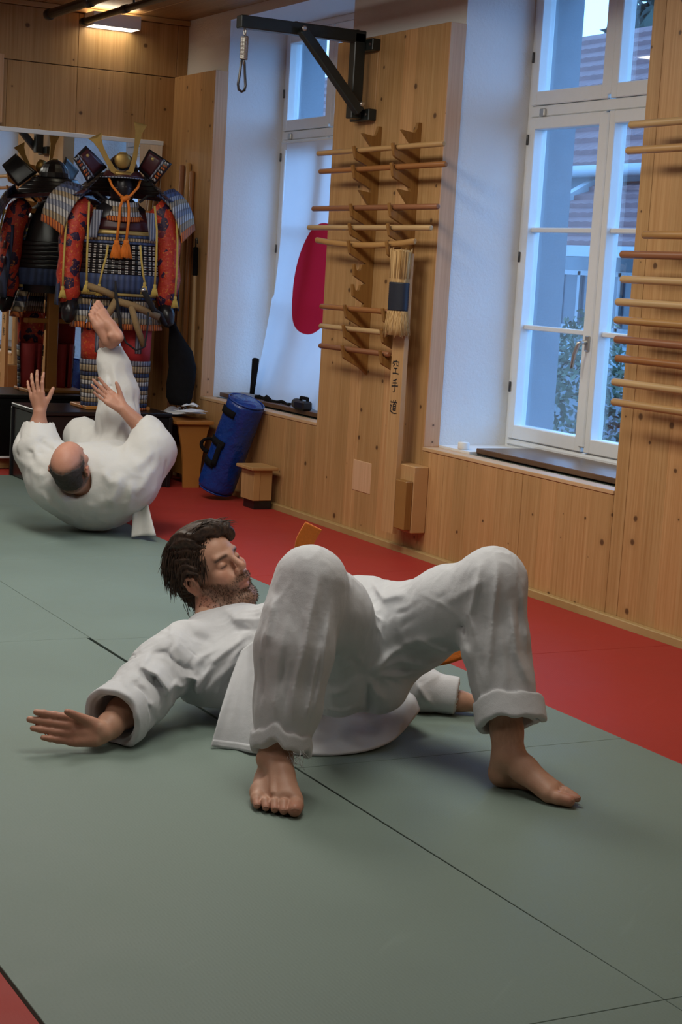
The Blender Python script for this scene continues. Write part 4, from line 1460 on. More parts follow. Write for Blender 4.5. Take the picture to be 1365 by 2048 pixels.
FB.cone((-.36, 4.99, .195), (-.09, 5.24, .175), .060, .060, .05)
FB.cone((-.272, 5.150, .225), hp_(0, -.022, -.045), .066, .060, .035)            # neck
FB.cone(hp_(.0, .030, -.110), (-.235, 5.095, .245), .036, .045, .03)
FB.cone((-.35, 5.06, .215), hp_(.02, -.03, -.06), .040, .042, .05)
# arms
FB.chain([((-.385, 4.98, .212), .062), ((-.44, 4.865, .155), .050), ((-.500, 4.750, .098), .044)], .02)
FB.chain([((-.500, 4.750, .098), .044), ((-.535, 4.665, .078), .043), ((-.560, 4.585, .060), .034), ((-.574, 4.545, .050), .029)], .02)
FB.chain([((-.075, 5.25, .175), .062), ((.06, 5.23, .125), .05), ((.20, 5.205, .075), .043)], .02)
FB.chain([((.20, 5.205, .075), .042), ((.32, 5.185, .058), .041), ((.44, 5.168, .040), .029), ((.495, 5.165, .036), .026)], .02)
hand_sdf(FB, (-.578, 4.538, .047), (-.95, -.16, .14), (.02, .30, .95), (-.10, -.95, .28), 1.03, (.10, .08, .10, .14), .06, (.1, .5), thumb_out=.22, fat=1.18)
hand_sdf(FB, (.50, 5.166, .034), (.97, .24, .02), (.22, -.97, 0), (0, 0, -1), 1.0, (.14, .10, .10, .12), 1.0, (.6, .2), thumb_out=.6)
toesR = foot_sdf(FB, RF, RFx, RFm, 1.08, .003, wide=1.22)
toesL = foot_sdf(FB, LF, LFx, LFm, 1.06, .003, wide=1.12, long2=.015)
head_sdf(FB, hp_, HB, HS)
FB.func(lambda p: .0015 - p[..., 2], (-2, 0, -1), (2, 9, 2), 'clip')
vb, qb = FB.mesh((-.86, 3.98, -.03), (.86, 5.46, .74), .0034)
vb = smooth_verts(vb, qb, 1, .35)


def head_local(V, O, B): return (V - O) @ B.T / HS


def skin_colour(V, tone=(.52, .30, .205)):
    c = np.tile(np.array(tone), (len(V), 1))
    n = vnoise(V * 14, 5)[:, None]
    c *= 1 + .10 * n
    return c


cb = skin_colour(vb)
hl = head_local(vb, HO, HB)
r_, f_, u_ = hl.T
nearhead = (np.abs(r_) < .11) & (f_ > -.14) & (f_ < .15) & (u_ > -.16) & (u_ < .17)
sm = lambda x, a, b: np.clip((x - a) / (b - a), 0, 1) ** 2 * (3 - 2 * np.clip((x - a) / (b - a), 0, 1))
mixc = lambda c, w, k: c * (1 - w[:, None]) + np.array(k) * w[:, None]
# beard: jaw, chin, moustache
edge = vnoise(vb * 60, 9) * .006
low = sm(-(u_ + .012 - .30 * np.maximum(0, .055 - f_) + edge), 0, .022) * sm(u_, -.150, -.125)
cheek = 1 - sm(f_ - (.060 - (u_ + .03) * .35), 0, .02) * sm(u_, -.045, -.02)
beard = nearhead * low * cheek * sm(f_, -.012, .006)
stache = nearhead * sm(f_, .085, .095) * sm(u_, -.052, -.046) * (1 - sm(u_, -.030, -.022)) * (1 - sm(np.abs(r_), .026, .034))
lips = nearhead * sm(f_, .086, .092) * sm(u_, -.071, -.066) * (1 - sm(u_, -.048, -.043)) * (1 - sm(np.abs(r_), .020, .026))
beard = np.clip(np.maximum(beard, stache * .9) * (1 - lips), 0, 1)
gr = .72 + .28 * vnoise(np.stack([r_ * 420, f_ * 260, u_ * 160], 1), 3)
cb = mixc(cb, beard * gr * .86, (.072, .042, .026))
cb = mixc(cb, lips * .6, (.30, .10, .08))
browl = nearhead * sm(f_, .070, .082) * np.exp(-((u_ - .040 + 3.5 * (np.abs(r_) - .028) ** 2) / .0055) ** 2) * sm(np.abs(r_), .010, .018) * (1 - sm(np.abs(r_), .048, .056))
cb = mixc(cb, browl * .95, (.035, .018, .011))
lid = nearhead * np.exp(-((u_ - .0142) / .0032) ** 2) * sm(f_, .078, .086) * sm(np.abs(r_), .017, .021) * (1 - sm(np.abs(r_), .044, .049))
cb = mixc(cb, lid * .95, (.035, .02, .014))
ru = nearhead * (np.exp(-((np.abs(r_) - .045) ** 2 + (u_ + .012) ** 2) / .022 ** 2) * sm(f_, .05, .07) + np.exp(-(r_ ** 2 + (u_ + .006) ** 2) / .014 ** 2) * sm(f_, .10, .11)) * (1 - beard)
cb = mixc(cb, np.clip(ru, 0, 1) * .35, (.46, .16, .10))
ears = nearhead * sm(np.abs(r_), .078, .086)
cb = mixc(cb, ears * .35, (.46, .17, .11))
# neck creases, toes and fingertips run redder
red = np.zeros(len(vb))
for tl_ in (toesR, toesL):
    for c_, rr_ in tl_[0]: red = np.maximum(red, np.exp(-(np.linalg.norm(vb - c_, axis=1) / (rr_ * 1.7)) ** 2))
red = np.maximum(red, .8 * np.exp(-((vb[:, 0] + .68) / .12) ** 2) * (vb[:, 0] < -.585) * (vb[:, 1] < 4.7))
red = np.maximum(red, .5 * sm(vb[:, 0], .55, .62) * (vb[:, 1] > 5.0))
cb = mixc(cb, red * .55, (.42, .15, .10))
shin = sm(vb[:, 2], .085, .15) * (vb[:, 1] < 4.62)
hairy = shin * (.5 + .5 * vnoise(vb * np.array([260, 260, 60]), 21))
cb = mixc(cb, np.clip(hairy, 0, 1) * .35, (.16, .075, .045))
p1 = thing('person', 'man in white martial arts uniform bridging on his back, bearded, barefoot, orange belt', 'person', tuple(to_world(V3(.10, 4.75, 0))))
mesh_from('body', vb, qb, SKIN, p1, cb)
# nails
NAIL = plain('toenail', (.52, .30, .22, 1), .3, var=.05)
for tl_, x_, m_, z_ in (toesR, toesL):
    for i, (c_, rr_) in enumerate(tl_):
        c2 = c_ + x_ * rr_ * .30 + z_ * rr_ * .80
        def nf(u, v):
            a, b_ = (u - .5) * 1.15 * rr_, (v - .5) * 1.2 * rr_
            p = c2 + m_ * a + x_ * b_ - z_ * ((a / rr_) ** 2 * .42 * rr_ + (max(0, b_ / rr_ + .1)) * .55 * rr_)
            return tuple(to_world(p))
        MB().sheet(nf, 4, 4, .0012).build('toenail', NAIL, p1)

# trousers
FT = Field()
mL, mR = V3(.471, 4.512, .352), V3(-.063, 4.345, .360)
cR, cL = V3(-.083, 4.278, .130), V3(.510, 4.445, .190)
FT.chain([(RK + V3(.004, 0, .005), .084), (V3(-.052, 4.375, .44), .094), (mR, .098), (V3(-.071, 4.305, .215), .083), (cR, .070)], .03)
FT.chain([(LK + V3(.002, 0, .010), .085), (mL, .085), (V3(.490, 4.480, .27), .078), (cL, .076)], .03)
FT.chain([(RK, .082), (V3(.02, 4.52, .42), .105), (RH, .125)], .05)
FT.chain([(LK, .086), (V3(.349, 4.65, .430), .104), (V3(.250, 4.75, .345), .118), (V3(.19, 4.81, .30), .125)], .05)
FT.ell((.150, 4.84, .305), (.160, .125, .150), None, .05)
FT.ball((.165, 4.74, .195), .100, .05)
FT.ball((.055, 4.68, .195), .098, .04)
FT.cone((.10, 4.88, .335), (.02, 4.97, .275), .125, .130, .05)
FT.ridge([(.063, 4.72, .424), (.085, 4.70, .34), (.112, 4.70, .25)], .018, -.020, (1, .15, 1), False)
for P_, w_, a_ in (([(-.01, 4.29, .579), (-.035, 4.29, .412), (-.06, 4.29, .285), (-.059, 4.29, .179)], .016, .014), ([(.022, 4.30, .497), (.012, 4.30, .33), (-.007, 4.30, .19)], .011, .012),
                   ([(-.085, 4.30, .46), (-.10, 4.3, .36), (-.105, 4.3, .25), (-.10, 4.3, .17)], .014, .009), ([(-.122, 4.30, .503), (-.139, 4.30, .372)], .014, .010),
                   ([(.005, 4.29, .40), (-.012, 4.29, .30), (-.025, 4.29, .18)], .007, .009), ([(-.036, 4.3, .46), (-.060, 4.3, .33), (-.085, 4.3, .2)], .010, -.008),
                   ([(.413, 4.46, .597), (.39, 4.46, .449), (.417, 4.46, .356)], .013, .011), ([(.455, 4.45, .602), (.449, 4.45, .454), (.445, 4.45, .266)], .011, .013),
                   ([(.494, 4.45, .50), (.514, 4.45, .364), (.546, 4.45, .30), (.570, 4.45, .262)], .014, .014), ([(.472, 4.46, .43), (.496, 4.46, .262)], .012, .009), ([(.520, 4.46, .55), (.540, 4.46, .44), (.555, 4.46, .36)], .012, .008),
                   ([(.136, 4.70, .244), (.209, 4.70, .305), (.262, 4.70, .344), (.34, 4.70, .372)], .013, .016), ([(.136, 4.70, .244), (.225, 4.70, .278), (.281, 4.70, .267), (.345, 4.70, .282)], .014, .016),
                   ([(.15, 4.7, .235), (.24, 4.7, .235), (.31, 4.7, .245)], .012, .010), ([(.20, 4.7, .325), (.28, 4.7, .312), (.35, 4.68, .330)], .010, -.010),
                   ([(.14, 4.68, .242), (.141, 4.68, .163), (.159, 4.68, .093)], .012, -.012), ([(.115, 4.68, .247), (.076, 4.68, .202), (.028, 4.68, .185)], .012, .012), ([(.113, 4.66, .266), (.07, 4.66, .292), (.03, 4.66, .275)], .012, .012),
                   ([(.136, 4.70, .244), (.15, 4.7, .20), (.20, 4.7, .15)], .012, .010), ([(.129, 4.74, .46), (.118, 4.72, .37), (.132, 4.70, .26)], .008, .009),
                   ([(.263, 4.62, .478), (.319, 4.62, .462), (.369, 4.62, .435), (.414, 4.60, .384), (.431, 4.58, .336)], .006, .009), ([(.259, 4.64, .356), (.316, 4.64, .325), (.375, 4.62, .315)], .011, .014),
                   ([(.37, 4.62, .40), (.39, 4.6, .35), (.40, 4.6, .31)], .010, .014), ([(.374, 4.6, .425), (.392, 4.6, .392), (.387, 4.6, .352)], .012, -.016), ([(.129, 4.74, .47), (.17, 4.74, .440), (.23, 4.72, .465)], .011, .012),
                   ([(.33, 4.62, .46), (.37, 4.58, .50), (.42, 4.52, .55)], .012, .008), ([(.02, 4.6, .14), (.07, 4.6, .13), (.12, 4.62, .15)], .010, .006)):
    if P_[0][0] < .04 and P_[0][1] < 4.40: P_ = [(q[0], q[1] - .30 * max(0, .46 - q[2]), q[2]) for q in P_]
    FT.ridge(P_, w_ * .85, a_ * 1.25, (1, .08 if P_[0][1] > 4.57 else .15, 1))
shR = [(RK + V3(.004, 0, -.03), .088), (V3(-.052, 4.375, .44), .094), (mR, .098), (V3(-.071, 4.305, .215), .083), (cR, .070)]
shL = [(LK + V3(.002, 0, -.02), .086), (mL, .085), (V3(.490, 4.480, .27), .078), (cL, .076)]
thL = [(LK, .086), (V3(.349, 4.65, .430), .104), (V3(.250, 4.75, .345), .118), (V3(.19, 4.81, .30), .130)]
limb_folds(FT, shR, 11, 30, (.35, .85), .05, (.0048, .0085), (.004, .008))
limb_folds(FT, shL, 12, 28, (.35, .85), .06, (.0048, .0085), (.004, .008))
limb_folds(FT, thL, 13, 16, (.3, .6), .12, (.005, .009), (.003, .0055))
limb_folds(FT, [(RK, .084), (V3(.02, 4.52, .42), .107), (RH, .127)], 14, 12, (.3, .6), .12, (.005, .009), (.003, .006))
rg_ = random.Random(7)
for i in range(9):                                # gathers fanning out of the crotch seam
    a = -1.2 + i * .42 + rg_.uniform(-.1, .1)
    l0, l1 = .015, rg_.uniform(.09, .17)
    FT.ridge([(.136 + l * math.cos(a), 4.69 + .03 * l, .244 + l * math.sin(a) + .02 * math.sin(9 * l + i)) for l in (l0, (l0 + l1) / 2, l1)], .007, .008, (1, .10, 1))
FT.ops.append(fold_noise(np.eye(3), (13, 8, 8), .0030, 3, (-.3, 4.1, .0), (.7, 5.1, .75), False))
FT.ops.append(fold_noise(np.eye(3), (46, 34, 10), .0015, 8, (-.3, 4.1, .0), (.7, 5.1, .75)))
# hollow hems
FT.chain([(V3(-.083, 4.282, .135), .044), (V3(-.085, 4.265, .09), .056), (V3(-.088, 4.25, .0), .066)], 0, 'sub')
FT.chain([(V3(.502, 4.455, .225), .050), (V3(.520, 4.425, .13), .068), (V3(.53, 4.405, .03), .074)], 0, 'sub')
FT.func(lambda p: np.maximum(.118 + .28 * (4.278 - p[..., 1]) + .012 * np.sin(p[..., 0] * 60) - p[..., 2], -1) * (p[..., 0] < .2) * (p[..., 1] < 4.55) - .5 * ((p[..., 0] >= .2) | (p[..., 1] >= 4.55)), (-.4, 4.0, -.1), (.2, 4.5, .3), 'clip')
FT.func(lambda p: np.where((p[..., 0] > .36) & (p[..., 1] < 4.62), .175 + .50 * (4.440 - p[..., 1]) - p[..., 2], -.5), (.36, 4.2, -.1), (.8, 4.62, .35), 'clip')
FT.ring((-.083, 4.276, .133), (-.05, -.26, -1), .072, .013, .021, .004, wob=.011, ph=.9, sx=.94)
FT.ring((.512, 4.440, .200), (.16, -.50, -.9), .081, .010, .034, .003, wob=.005, ph=.3, sx=1.03)
FT.func(lambda p: .003 - p[..., 2], (-2, 0, -1), (2, 9, 2), 'clip')
vt, qt = FT.mesh((-.26, 4.16, .0), (.72, 5.16, .70), .0038)
vt = smooth_verts(vt, qt, 1, .5)
tr = mesh_from('trousers', vt, qt, M['gi'], p1)

# frayed threads on the near hem
rng = random.Random(2)
fr = MB()
for i in range(26):
    p = V3(-.042 + rng.uniform(-.020, .020), 4.212 + rng.uniform(-.008, .01), .112 + rng.uniform(-.01, .02))
    pts = [p]
    d = V3(rng.uniform(-.5, .6), rng.uniform(-.6, .1), -1)
    for k in range(4):
        d = d + V3(rng.gauss(0, .5), rng.gauss(0, .4), rng.gauss(0, .25)); pts.append(pts[-1] + .008 * d / np.linalg.norm(d))
    fr.tube([tuple(to_world(q)) for q in pts], .0005, 4)
fr.build('loose_threads', M['gi'], tr, kind='stuff')

# jacket
FJ = Field()
FJ.cone((-.245, 5.085, .172), (-.02, 4.985, .235), .128, .150, .05)
FJ.cone((-.375, 4.99, .190), (-.10, 5.235, .18), .078, .078, .06)
FJ.cone((-.34, 5.08, .225), (-.25, 5.11, .240), .070, .070, .04)
FJ.cone((-.02, 4.985, .245), (.05, 4.93, .275), .150, .145, .05)
FJ.cone((-.30, 5.00, .125), (-.20, 4.96, .135), .115, .115, .05)
FJ.chain([((-.395, 4.98, .200), .082), ((-.445, 4.87, .162), .088), ((-.497, 4.765, .108), .086), ((-.530, 4.675, .086), .080), ((-.548, 4.622, .078), .076)], .025)
FJ.chain([((-.08, 5.25, .18), .095), ((.07, 5.23, .13), .085), ((.20, 5.20, .085), .080), ((.32, 5.185, .065), .066), ((.405, 5.172, .056), .054)], .03)
for P_, w_, a_ in (([(-.443, 4.9, .279), (-.41, 4.9, .25), (-.401, 4.9, .212)], .011, .012), ([(-.206, 4.88, .284), (-.264, 4.88, .231), (-.334, 4.88, .172)], .013, .018), ([(-.212, 4.87, .265), (-.302, 4.87, .19), (-.34, 4.87, .126), (-.343, 4.87, .078)], .012, .018), ([(-.218, 4.86, .25), (-.281, 4.86, .159), (-.319, 4.86, .108), (-.34, 4.86, .063)], .012, .017), ([(-.233, 4.86, .218), (-.27, 4.86, .155), (-.298, 4.86, .066)], .012, .014),
                   ([(-.467, 4.74, .234), (-.504, 4.74, .194), (-.535, 4.74, .159)], .012, .014), ([(-.511, 4.7, .209), (-.446, 4.7, .187), (-.412, 4.7, .146), (-.422, 4.7, .1)], .012, .020), ([(-.544, 4.66, .177), (-.497, 4.66, .151), (-.453, 4.66, .113), (-.442, 4.66, .062)], .011, .018), ([(-.558, 4.64, .159), (-.509, 4.64, .117), (-.482, 4.64, .073)], .010, .014), ([(-.407, 4.76, .156), (-.375, 4.76, .127)], .009, .012), ([(-.39, 4.8, .165), (-.341, 4.8, .149), (-.345, 4.8, .083)], .010, .013),
                   ([(-.201, 4.88, .249), (-.257, 4.88, .209), (-.313, 4.88, .162), (-.347, 4.88, .115)], .014, .016), ([(-.20, 4.88, .227), (-.27, 4.88, .164), (-.317, 4.88, .094), (-.329, 4.88, .042)], .014, .016),
                   ([(-.19, 4.9, .270), (-.26, 4.9, .235), (-.33, 4.9, .205), (-.38, 4.9, .16)], .013, .012), ([(-.423, 4.92, .265), (-.384, 4.92, .208), (-.317, 4.92, .182)], .013, .013), ([(-.324, 4.95, .325), (-.25, 4.95, .300), (-.192, 4.95, .305)], .016, .012),
                   ([(-.482, 4.80, .22), (-.438, 4.80, .224), (-.386, 4.80, .183), (-.35, 4.80, .168)], .007, -.010), ([(-.40, 4.9, .29), (-.37, 4.88, .25), (-.30, 4.88, .225)], .013, -.010),
                   ([(-.538, 4.70, .183), (-.496, 4.70, .179), (-.452, 4.70, .131), (-.438, 4.70, .082)], .012, .015), ([(-.550, 4.64, .159), (-.514, 4.64, .135), (-.471, 4.64, .081), (-.455, 4.64, .032)], .012, .014),
                   ([(-.486, 4.74, .217), (-.442, 4.72, .184), (-.404, 4.72, .122)], .012, .013), ([(-.52, 4.69, .17), (-.48, 4.67, .15), (-.45, 4.66, .10), (-.44, 4.66, .05)], .010, -.012), ([(-.53, 4.66, .165), (-.49, 4.64, .13), (-.46, 4.64, .06)], .009, .010),
                   ([(-.47, 4.78, .20), (-.43, 4.76, .15), (-.41, 4.76, .09)], .010, -.010), ([(-.36, 4.86, .20), (-.34, 4.84, .14), (-.345, 4.84, .07)], .014, .016), ([(-.40, 4.80, .19), (-.375, 4.8, .14), (-.385, 4.8, .08)], .012, .010),
                   ([(.20, 5.10, .12), (.25, 5.10, .09), (.28, 5.10, .03)], .014, .012), ([(.30, 5.11, .11), (.33, 5.11, .06), (.36, 5.11, .03)], .010, .009)):
    FJ.ridge(P_, w_ * .85, a_ * 1.15, (1, .12, 1))
slR = [((-.395, 4.98, .200), .084), ((-.445, 4.87, .162), .090), ((-.497, 4.765, .108), .087), ((-.530, 4.675, .086), .081), ((-.548, 4.622, .078), .077)]
slL = [((-.08, 5.25, .18), .095), ((.07, 5.23, .13), .085), ((.20, 5.20, .085), .080), ((.32, 5.185, .065), .066), ((.405, 5.172, .056), .054)]
limb_folds(FJ, slR, 21, 34, (.12, .30), -1.3, (.005, .009), (.005, .011))
limb_folds(FJ, slL, 22, 16, (.12, .30), -1.2, (.006, .010), (.005, .010))
limb_folds(FJ, [((-.35, 5.0, .18), .13), ((-.22, 5.06, .18), .135), ((-.02, 4.985, .235), .150)], 23, 18, (.4, .8), .08, (.006, .010), (.004, .008))
FJ.ball((-.30, 4.965, .105), .105, .05)
FJ.ops.append(fold_noise(np.eye(3), (13, 9, 13), .003, 13, (-.8, 4.4, .0), (.6, 5.5, .5), False))
FJ.ops.append(fold_noise(basis((-.7, -.3, -.5)), (12, 34, 34), .0018, 18, (-.8, 4.4, .0), (.6, 5.5, .5)))
# neck opening, sleeve openings
FJ.cone((-.268, 5.145, .25), hp_(.01, 0, -.075), .070, .080, .01, 'sub')
FJ.cone(hp_(.0, 0, -.05), hp_(0, 0, .05), .10, .11, .01, 'sub')
FJ.chain([((-.505, 4.742, .098), .045), ((-.535, 4.665, .083), .064), ((-.58, 4.53, .065), .066)], .0, 'sub')
FJ.chain([((.33, 5.183, .060), .038), ((.40, 5.172, .054), .045), ((.55, 5.16, .05), .045)], .0, 'sub')
FJ.func(lambda p: np.where(p[..., 0] < -.46, ((p + np.array([.552, -4.612, -.075])) @ np.array([-.42, -.89, -.17])), -.5), (-.8, 4.4, -.1), (-.46, 4.75, .3), 'clip')
FJ.ring((-.544, 4.628, .0785), (-.42, -.89, -.17), .0815, .0095, .030, .002, wob=.004, ph=.2)
FJ.ring((.398, 5.172, .057), (.99, -.12, -.08), .0535, .008, .034, .003, wob=.001, ph=.2)
FJ.func(lambda p: np.where((p[..., 0] < -.25) & (p[..., 1] > 4.86), .05, .0035) - p[..., 2], (-2, 0, -1), (2, 9, 2), 'clip')
vj, qj = FJ.mesh((-.70, 4.50, .0), (.52, 5.42, .46), .0038)
vj = smooth_verts(vj, qj, 1, .5)
jk = mesh_from('jacket', vj, qj, M['gi'], p1)

# front flap and spread tail of the jacket
def W_(p): return tuple(to_world(V3(*p)))


def bez(P, t):
    P = [np.array(p, float) for p in P]
    while len(P) > 1: P = [a * (1 - t) + b * t for a, b in zip(P, P[1:])]
    return P[0]


def flap(u, v):
    top = bez([(-.225, 4.865, .222), (-.21, 4.850, .245), (-.182, 4.835, .268)], u)
    bot = bez([(-.283, 4.640, .004), (-.21, 4.610, .003), (-.10, 4.585, .004)], u)
    mid = (top + bot) / 2 + V3(-.006 + .01 * u, -.050, .015)
    p = bez([top, mid, bot], v)
    p = p + V3(0, -1, .2) * (.010 * math.sin(u * 8 + v * 2.0) * (.3 + v) + .005 * math.sin(u * 17 + 3 * v) * v)
    return W_(p)


MB().sheet(flap, 36, 44, .0045).build('front_flap', M['gi'], jk)
MB().sheet(lambda u, v: tuple(np.array(flap(u, .93 + .07 * v)) + np.array([0, 0, .0005]) - .0035 * DX), 36, 3, .0045).build('flap_hem', M['gi'], jk)


def tail(u, v):
    near = bez([(-.26, 4.66, .005), (-.05, 4.57, .004), (.14, 4.575, .004), (.22, 4.70, .004), (.305, 4.93, .045)], u)
    far = bez([(-.20, 5.00, .05), (.0, 5.00, .040), (.12, 5.02, .03), (.20, 5.06, .05), (.24, 5.08, .13)], u)
    p = near * (1 - v) + far * v
    p[2] += .012 * math.sin(math.pi * min(1, v * 2.2)) * max(0, math.sin(u * 7 + 1)) + .016 * v * math.sin(u * 15) ** 2 * (1 - v) * 2 + .03 * max(0, u - .78) * (1 - v) * 3
    p[2] = max(p[2], .004)
    return W_(p)


MB().sheet(tail, 60, 30, .004).build('back_tail', M['gi'], jk)

# belt
ob = plain('orange_belt_cotton', (.62, .16, .012, 1), .8, var=.15, scale=200, bump=.4)
bl = []
BC, BAX = V3(.045, 4.935, .285), basis(V3(.36, -.36, .10))
for i in range(41):
    a = 2 * math.pi * i / 40
    bl.append(BC + BAX[1] * .158 * math.cos(a) + BAX[2] * .158 * math.sin(a))


def belt_strip(P, wdir, w, th, name, n=24):
    def fn(u, v):
        t = u * (len(P) - 1); i = min(int(t), len(P) - 2); f = t - i
        q = [np.array(P[max(i - 1, 0)]), np.array(P[i]), np.array(P[i + 1]), np.array(P[min(i + 2, len(P) - 1)])]
        p = .5 * ((2 * q[1]) + (-q[0] + q[2]) * f + (2 * q[0] - 5 * q[1] + 4 * q[2] - q[3]) * f ** 2 + (-q[0] + 3 * q[1] - 3 * q[2] + q[3]) * f ** 3)
        wd = np.array(wdir(u)); wd = wd / np.linalg.norm(wd)
        return W_(p + wd * (v - .5) * w)
    return MB().sheet(fn, n, 4, th)


bm_ = belt_strip(bl, lambda u: BAX[0], .042, .006, 'belt', 40)
bo = bm_.build('belt', ob, p1)
belt_strip([(.01, 4.80, .41), (-.050, 4.80, .48), (-.060, 4.80, .555), (-.036, 4.80, .612)], lambda u: (.93, .2, .12 - .55 * u), .052, .008, 'belt_end').build('belt_end', ob, bo)
belt_strip([(.20, 4.99, .36), (.27, 4.985, .27), (.34, 4.97, .215), (.43, 4.95, .245)], lambda u: (.2, .3, 1), .045, .007, 'belt_end').build('belt_end', ob, bo)
MB().tube([W_(p) for p in ((.00, 4.80, .40), (.03, 4.79, .42), (.05, 4.80, .40), (.02, 4.80, .385))], [.012, .018, .018, .012], 8).build('belt_knot', ob, bo)

# hair: a cap of combed mass with loose strands over it
FH = Field()
he = lambda c, r, k=.02: FH.ell(hp_(*c), np.array(r) * HS, HB, k)
he((0, -.026, .066), (.088, .108, .094))
he((0, -.085, .010), (.074, .050, .085), .03)
he((.010, .020, .135), (.060, .060, .028), .03)
he((0, -.075, -.040), (.064, .036, .070), .02)
he((.070, -.030, .040), (.020, .052, .055))
he((-.070, -.030, .040), (.020, .052, .055))


def hairline(p):
    q = (p - HO) @ HB.T / HS
    r, f, u = q[..., 0], q[..., 1], q[..., 2]
    a = .894 * f - .447 * u - .026 + .25 * np.maximum(0, np.abs(r) - .045) * (u > .03)
    ear = .041 - np.sqrt((f + .006) ** 2 + (u + .004) ** 2 * .62)       # cut-out round the ear
    ear = np.where(np.abs(r) > .058, ear, -1)
    low = np.where(f > -.035, -.045 - u, -.125 - u)
    return np.maximum(np.maximum(a, ear), low)


FH.func(hairline, HO - .2, HO + .2, 'clip')
for c, r in (((.016, .060, .132), (.034, .030, .020)), ((-.008, .072, .128), (.034, .028, .019)), ((-.034, .078, .112), (.030, .024, .022)), ((-.056, .074, .092), (.018, .020, .026))): he(c, r, .015)
def hair_ridge(p):
    q = (p - HO) @ HB.T / HS
    ang = np.arctan2(q[..., 0], q[..., 2] - .01)
    return -.0030 * np.sin(ang * 30 + 8 * vnoise(q * 20, 2)) - .006 * vnoise(q * np.array([46, 14, 26]), 4)
FH.func(hair_ridge, HO - .2, HO + .2)
vh, qh = FH.mesh(HO - .20, HO + .22, .0035)
HAIR = NT('dark_brown_hair')
o_, x_, y_, z_ = HAIR.coords()
HAIR.base(HAIR.mix(HAIR.ramp(HAIR.noise(o_, 90, 4), .3, .7), (.016, .009, .006, 1), (.075, .043, .026, 1)))
HAIR.rough(.58, .35)
HAIR.bump(HAIR.noise(o_, 260, 3), .4, .003)
hr = mesh_from('hair', vh, qh, HAIR.m, p1)
rng = random.Random(5)
lk = MB()
for i in range(2300):
    th = rng.uniform(-1, 1) * 2.0
    if i < 1500:                                  # over the crown and sides, combed back and down
        f0 = rng.uniform(-.115, .080)
        a = th
        k = math.sqrt(max(.02, 1 - ((f0 + .026) / .112) ** 2))
        p = V3(.0905 * math.sin(a) * k, f0, .066 + .0965 * math.cos(a) * k)
        d = V3(math.sin(a) * .35, -.55 - max(0, -f0) * 2, -.30 - .55 * abs(math.sin(a)) + .25 * max(0, f0) * 10 * math.cos(a)); ln = rng.uniform(.035, .070); g = V3(-p[0] * 1.5, -.15, -.50)
    elif i < 1950:                                # front locks falling to his left
        t = rng.random()
        p = V3(.045 - .085 * t + rng.gauss(0, .008), .050 + rng.uniform(-.02, .020), .146 - .018 * t + rng.uniform(-.012, .006))
        d = V3(-.55 + rng.gauss(0, .2), .50, .40 - .3 * t); ln = rng.uniform(.035, .070); g = V3(-.35, .05, -.80)
    else:                                          # nape and loose ends behind
        p = V3(rng.uniform(-.06, .070), -.10 + rng.uniform(-.01, .03), rng.uniform(-.10, .06)); d = V3(p[0] * 4, -.15, -.95); ln = rng.uniform(.02, .038); g = V3(0, .35, -.5)
    if p[1] * .894 - p[2] * .447 > .030 and i < 1500: continue
    if abs(p[0]) > .055 and math.hypot(p[1] + .006, (p[2] + .004) * .80) < .050: continue
    d /= np.linalg.norm(d)
    pts = [p]
    for s_ in range(5):
        d = d + g * .28 + V3(rng.gauss(0, .09), rng.gauss(0, .09), rng.gauss(0, .09)); d /= np.linalg.norm(d)
        pts.append(pts[-1] + d * ln / 5)
    r0 = rng.uniform(.0009, .0019)
    lk.tube([W_(hp_(*q)) for q in pts], [r0, r0, r0 * .9, r0 * .7, r0 * .45, r0 * .12], 5, cap=False)
lk.build('loose_locks', HAIR.m, hr, kind='stuff')
# short beard bristles
bb_ = MB()
cand = np.nonzero(beard > .45)[0]
rs_ = np.random.RandomState(3)
sel = rs_.choice(cand, min(1100, len(cand)), replace=False)
nv = np.zeros_like(vb)
fn_ = np.cross(vb[qb[:, 1]] - vb[qb[:, 0]], vb[qb[:, 2]] - vb[qb[:, 0]])
for j in range(4): np.add.at(nv, qb[:, j], fn_)
nv /= np.linalg.norm(nv, axis=1)[:, None] + 1e-12
for i in sel:
    d = nv[i] * .75 - HU * .55 + rs_.normal(0, .18, 3)
    d /= np.linalg.norm(d)
    p = vb[i]
    bb_.tube([W_(p), W_(p + d * .003), W_(p + d * .0060)], [.00060, .0005, .0002], 4, cap=False)
bb_.build('beard', HAIR.m, p1, kind='stuff')
# ---------------------------------------------------------------- second man rolling back in front of the armour
G2 = Field()
H2 = V3(-1.214, 8.04, .338)
F2, U2 = V3(.12, .66, .74), V3(-.16, -.74, .65)
F2 /= np.linalg.norm(F2); U2 -= F2 * (F2 @ U2); U2 /= np.linalg.norm(U2); R2 = np.cross(F2, U2)
B2 = np.array([R2, F2, U2])
S2 = 1.03
h2 = lambda r, f, u: H2 + S2 * (r * R2 + f * F2 + u * U2)
head_sdf(G2, h2, B2, S2)
G2.cone(h2(0, -.03, -.05), (-1.17, 8.28, .27), .062, .080, .03)
G2.ell((-1.14, 8.36, .22), (.20, .20, .17), None, .05)
G2.ell((-1.11, 8.50, .26), (.17, .14, .16), None, .06)
G2.cone((-1.32, 8.28, .31), (-.95, 8.28, .31), .08, .08, .05)
G2.chain([((-1.33, 8.27, .30), .07), ((-1.435, 8.36, .40), .052), ((-1.428, 8.37, .49), .044), ((-1.425, 8.37, .565), .031)], .02)
G2.chain([((-.945, 8.27, .31), .07), ((-.855, 8.34, .42), .052), ((-.920, 8.37, .515), .044), ((-1.018, 8.37, .604), .031)], .02)
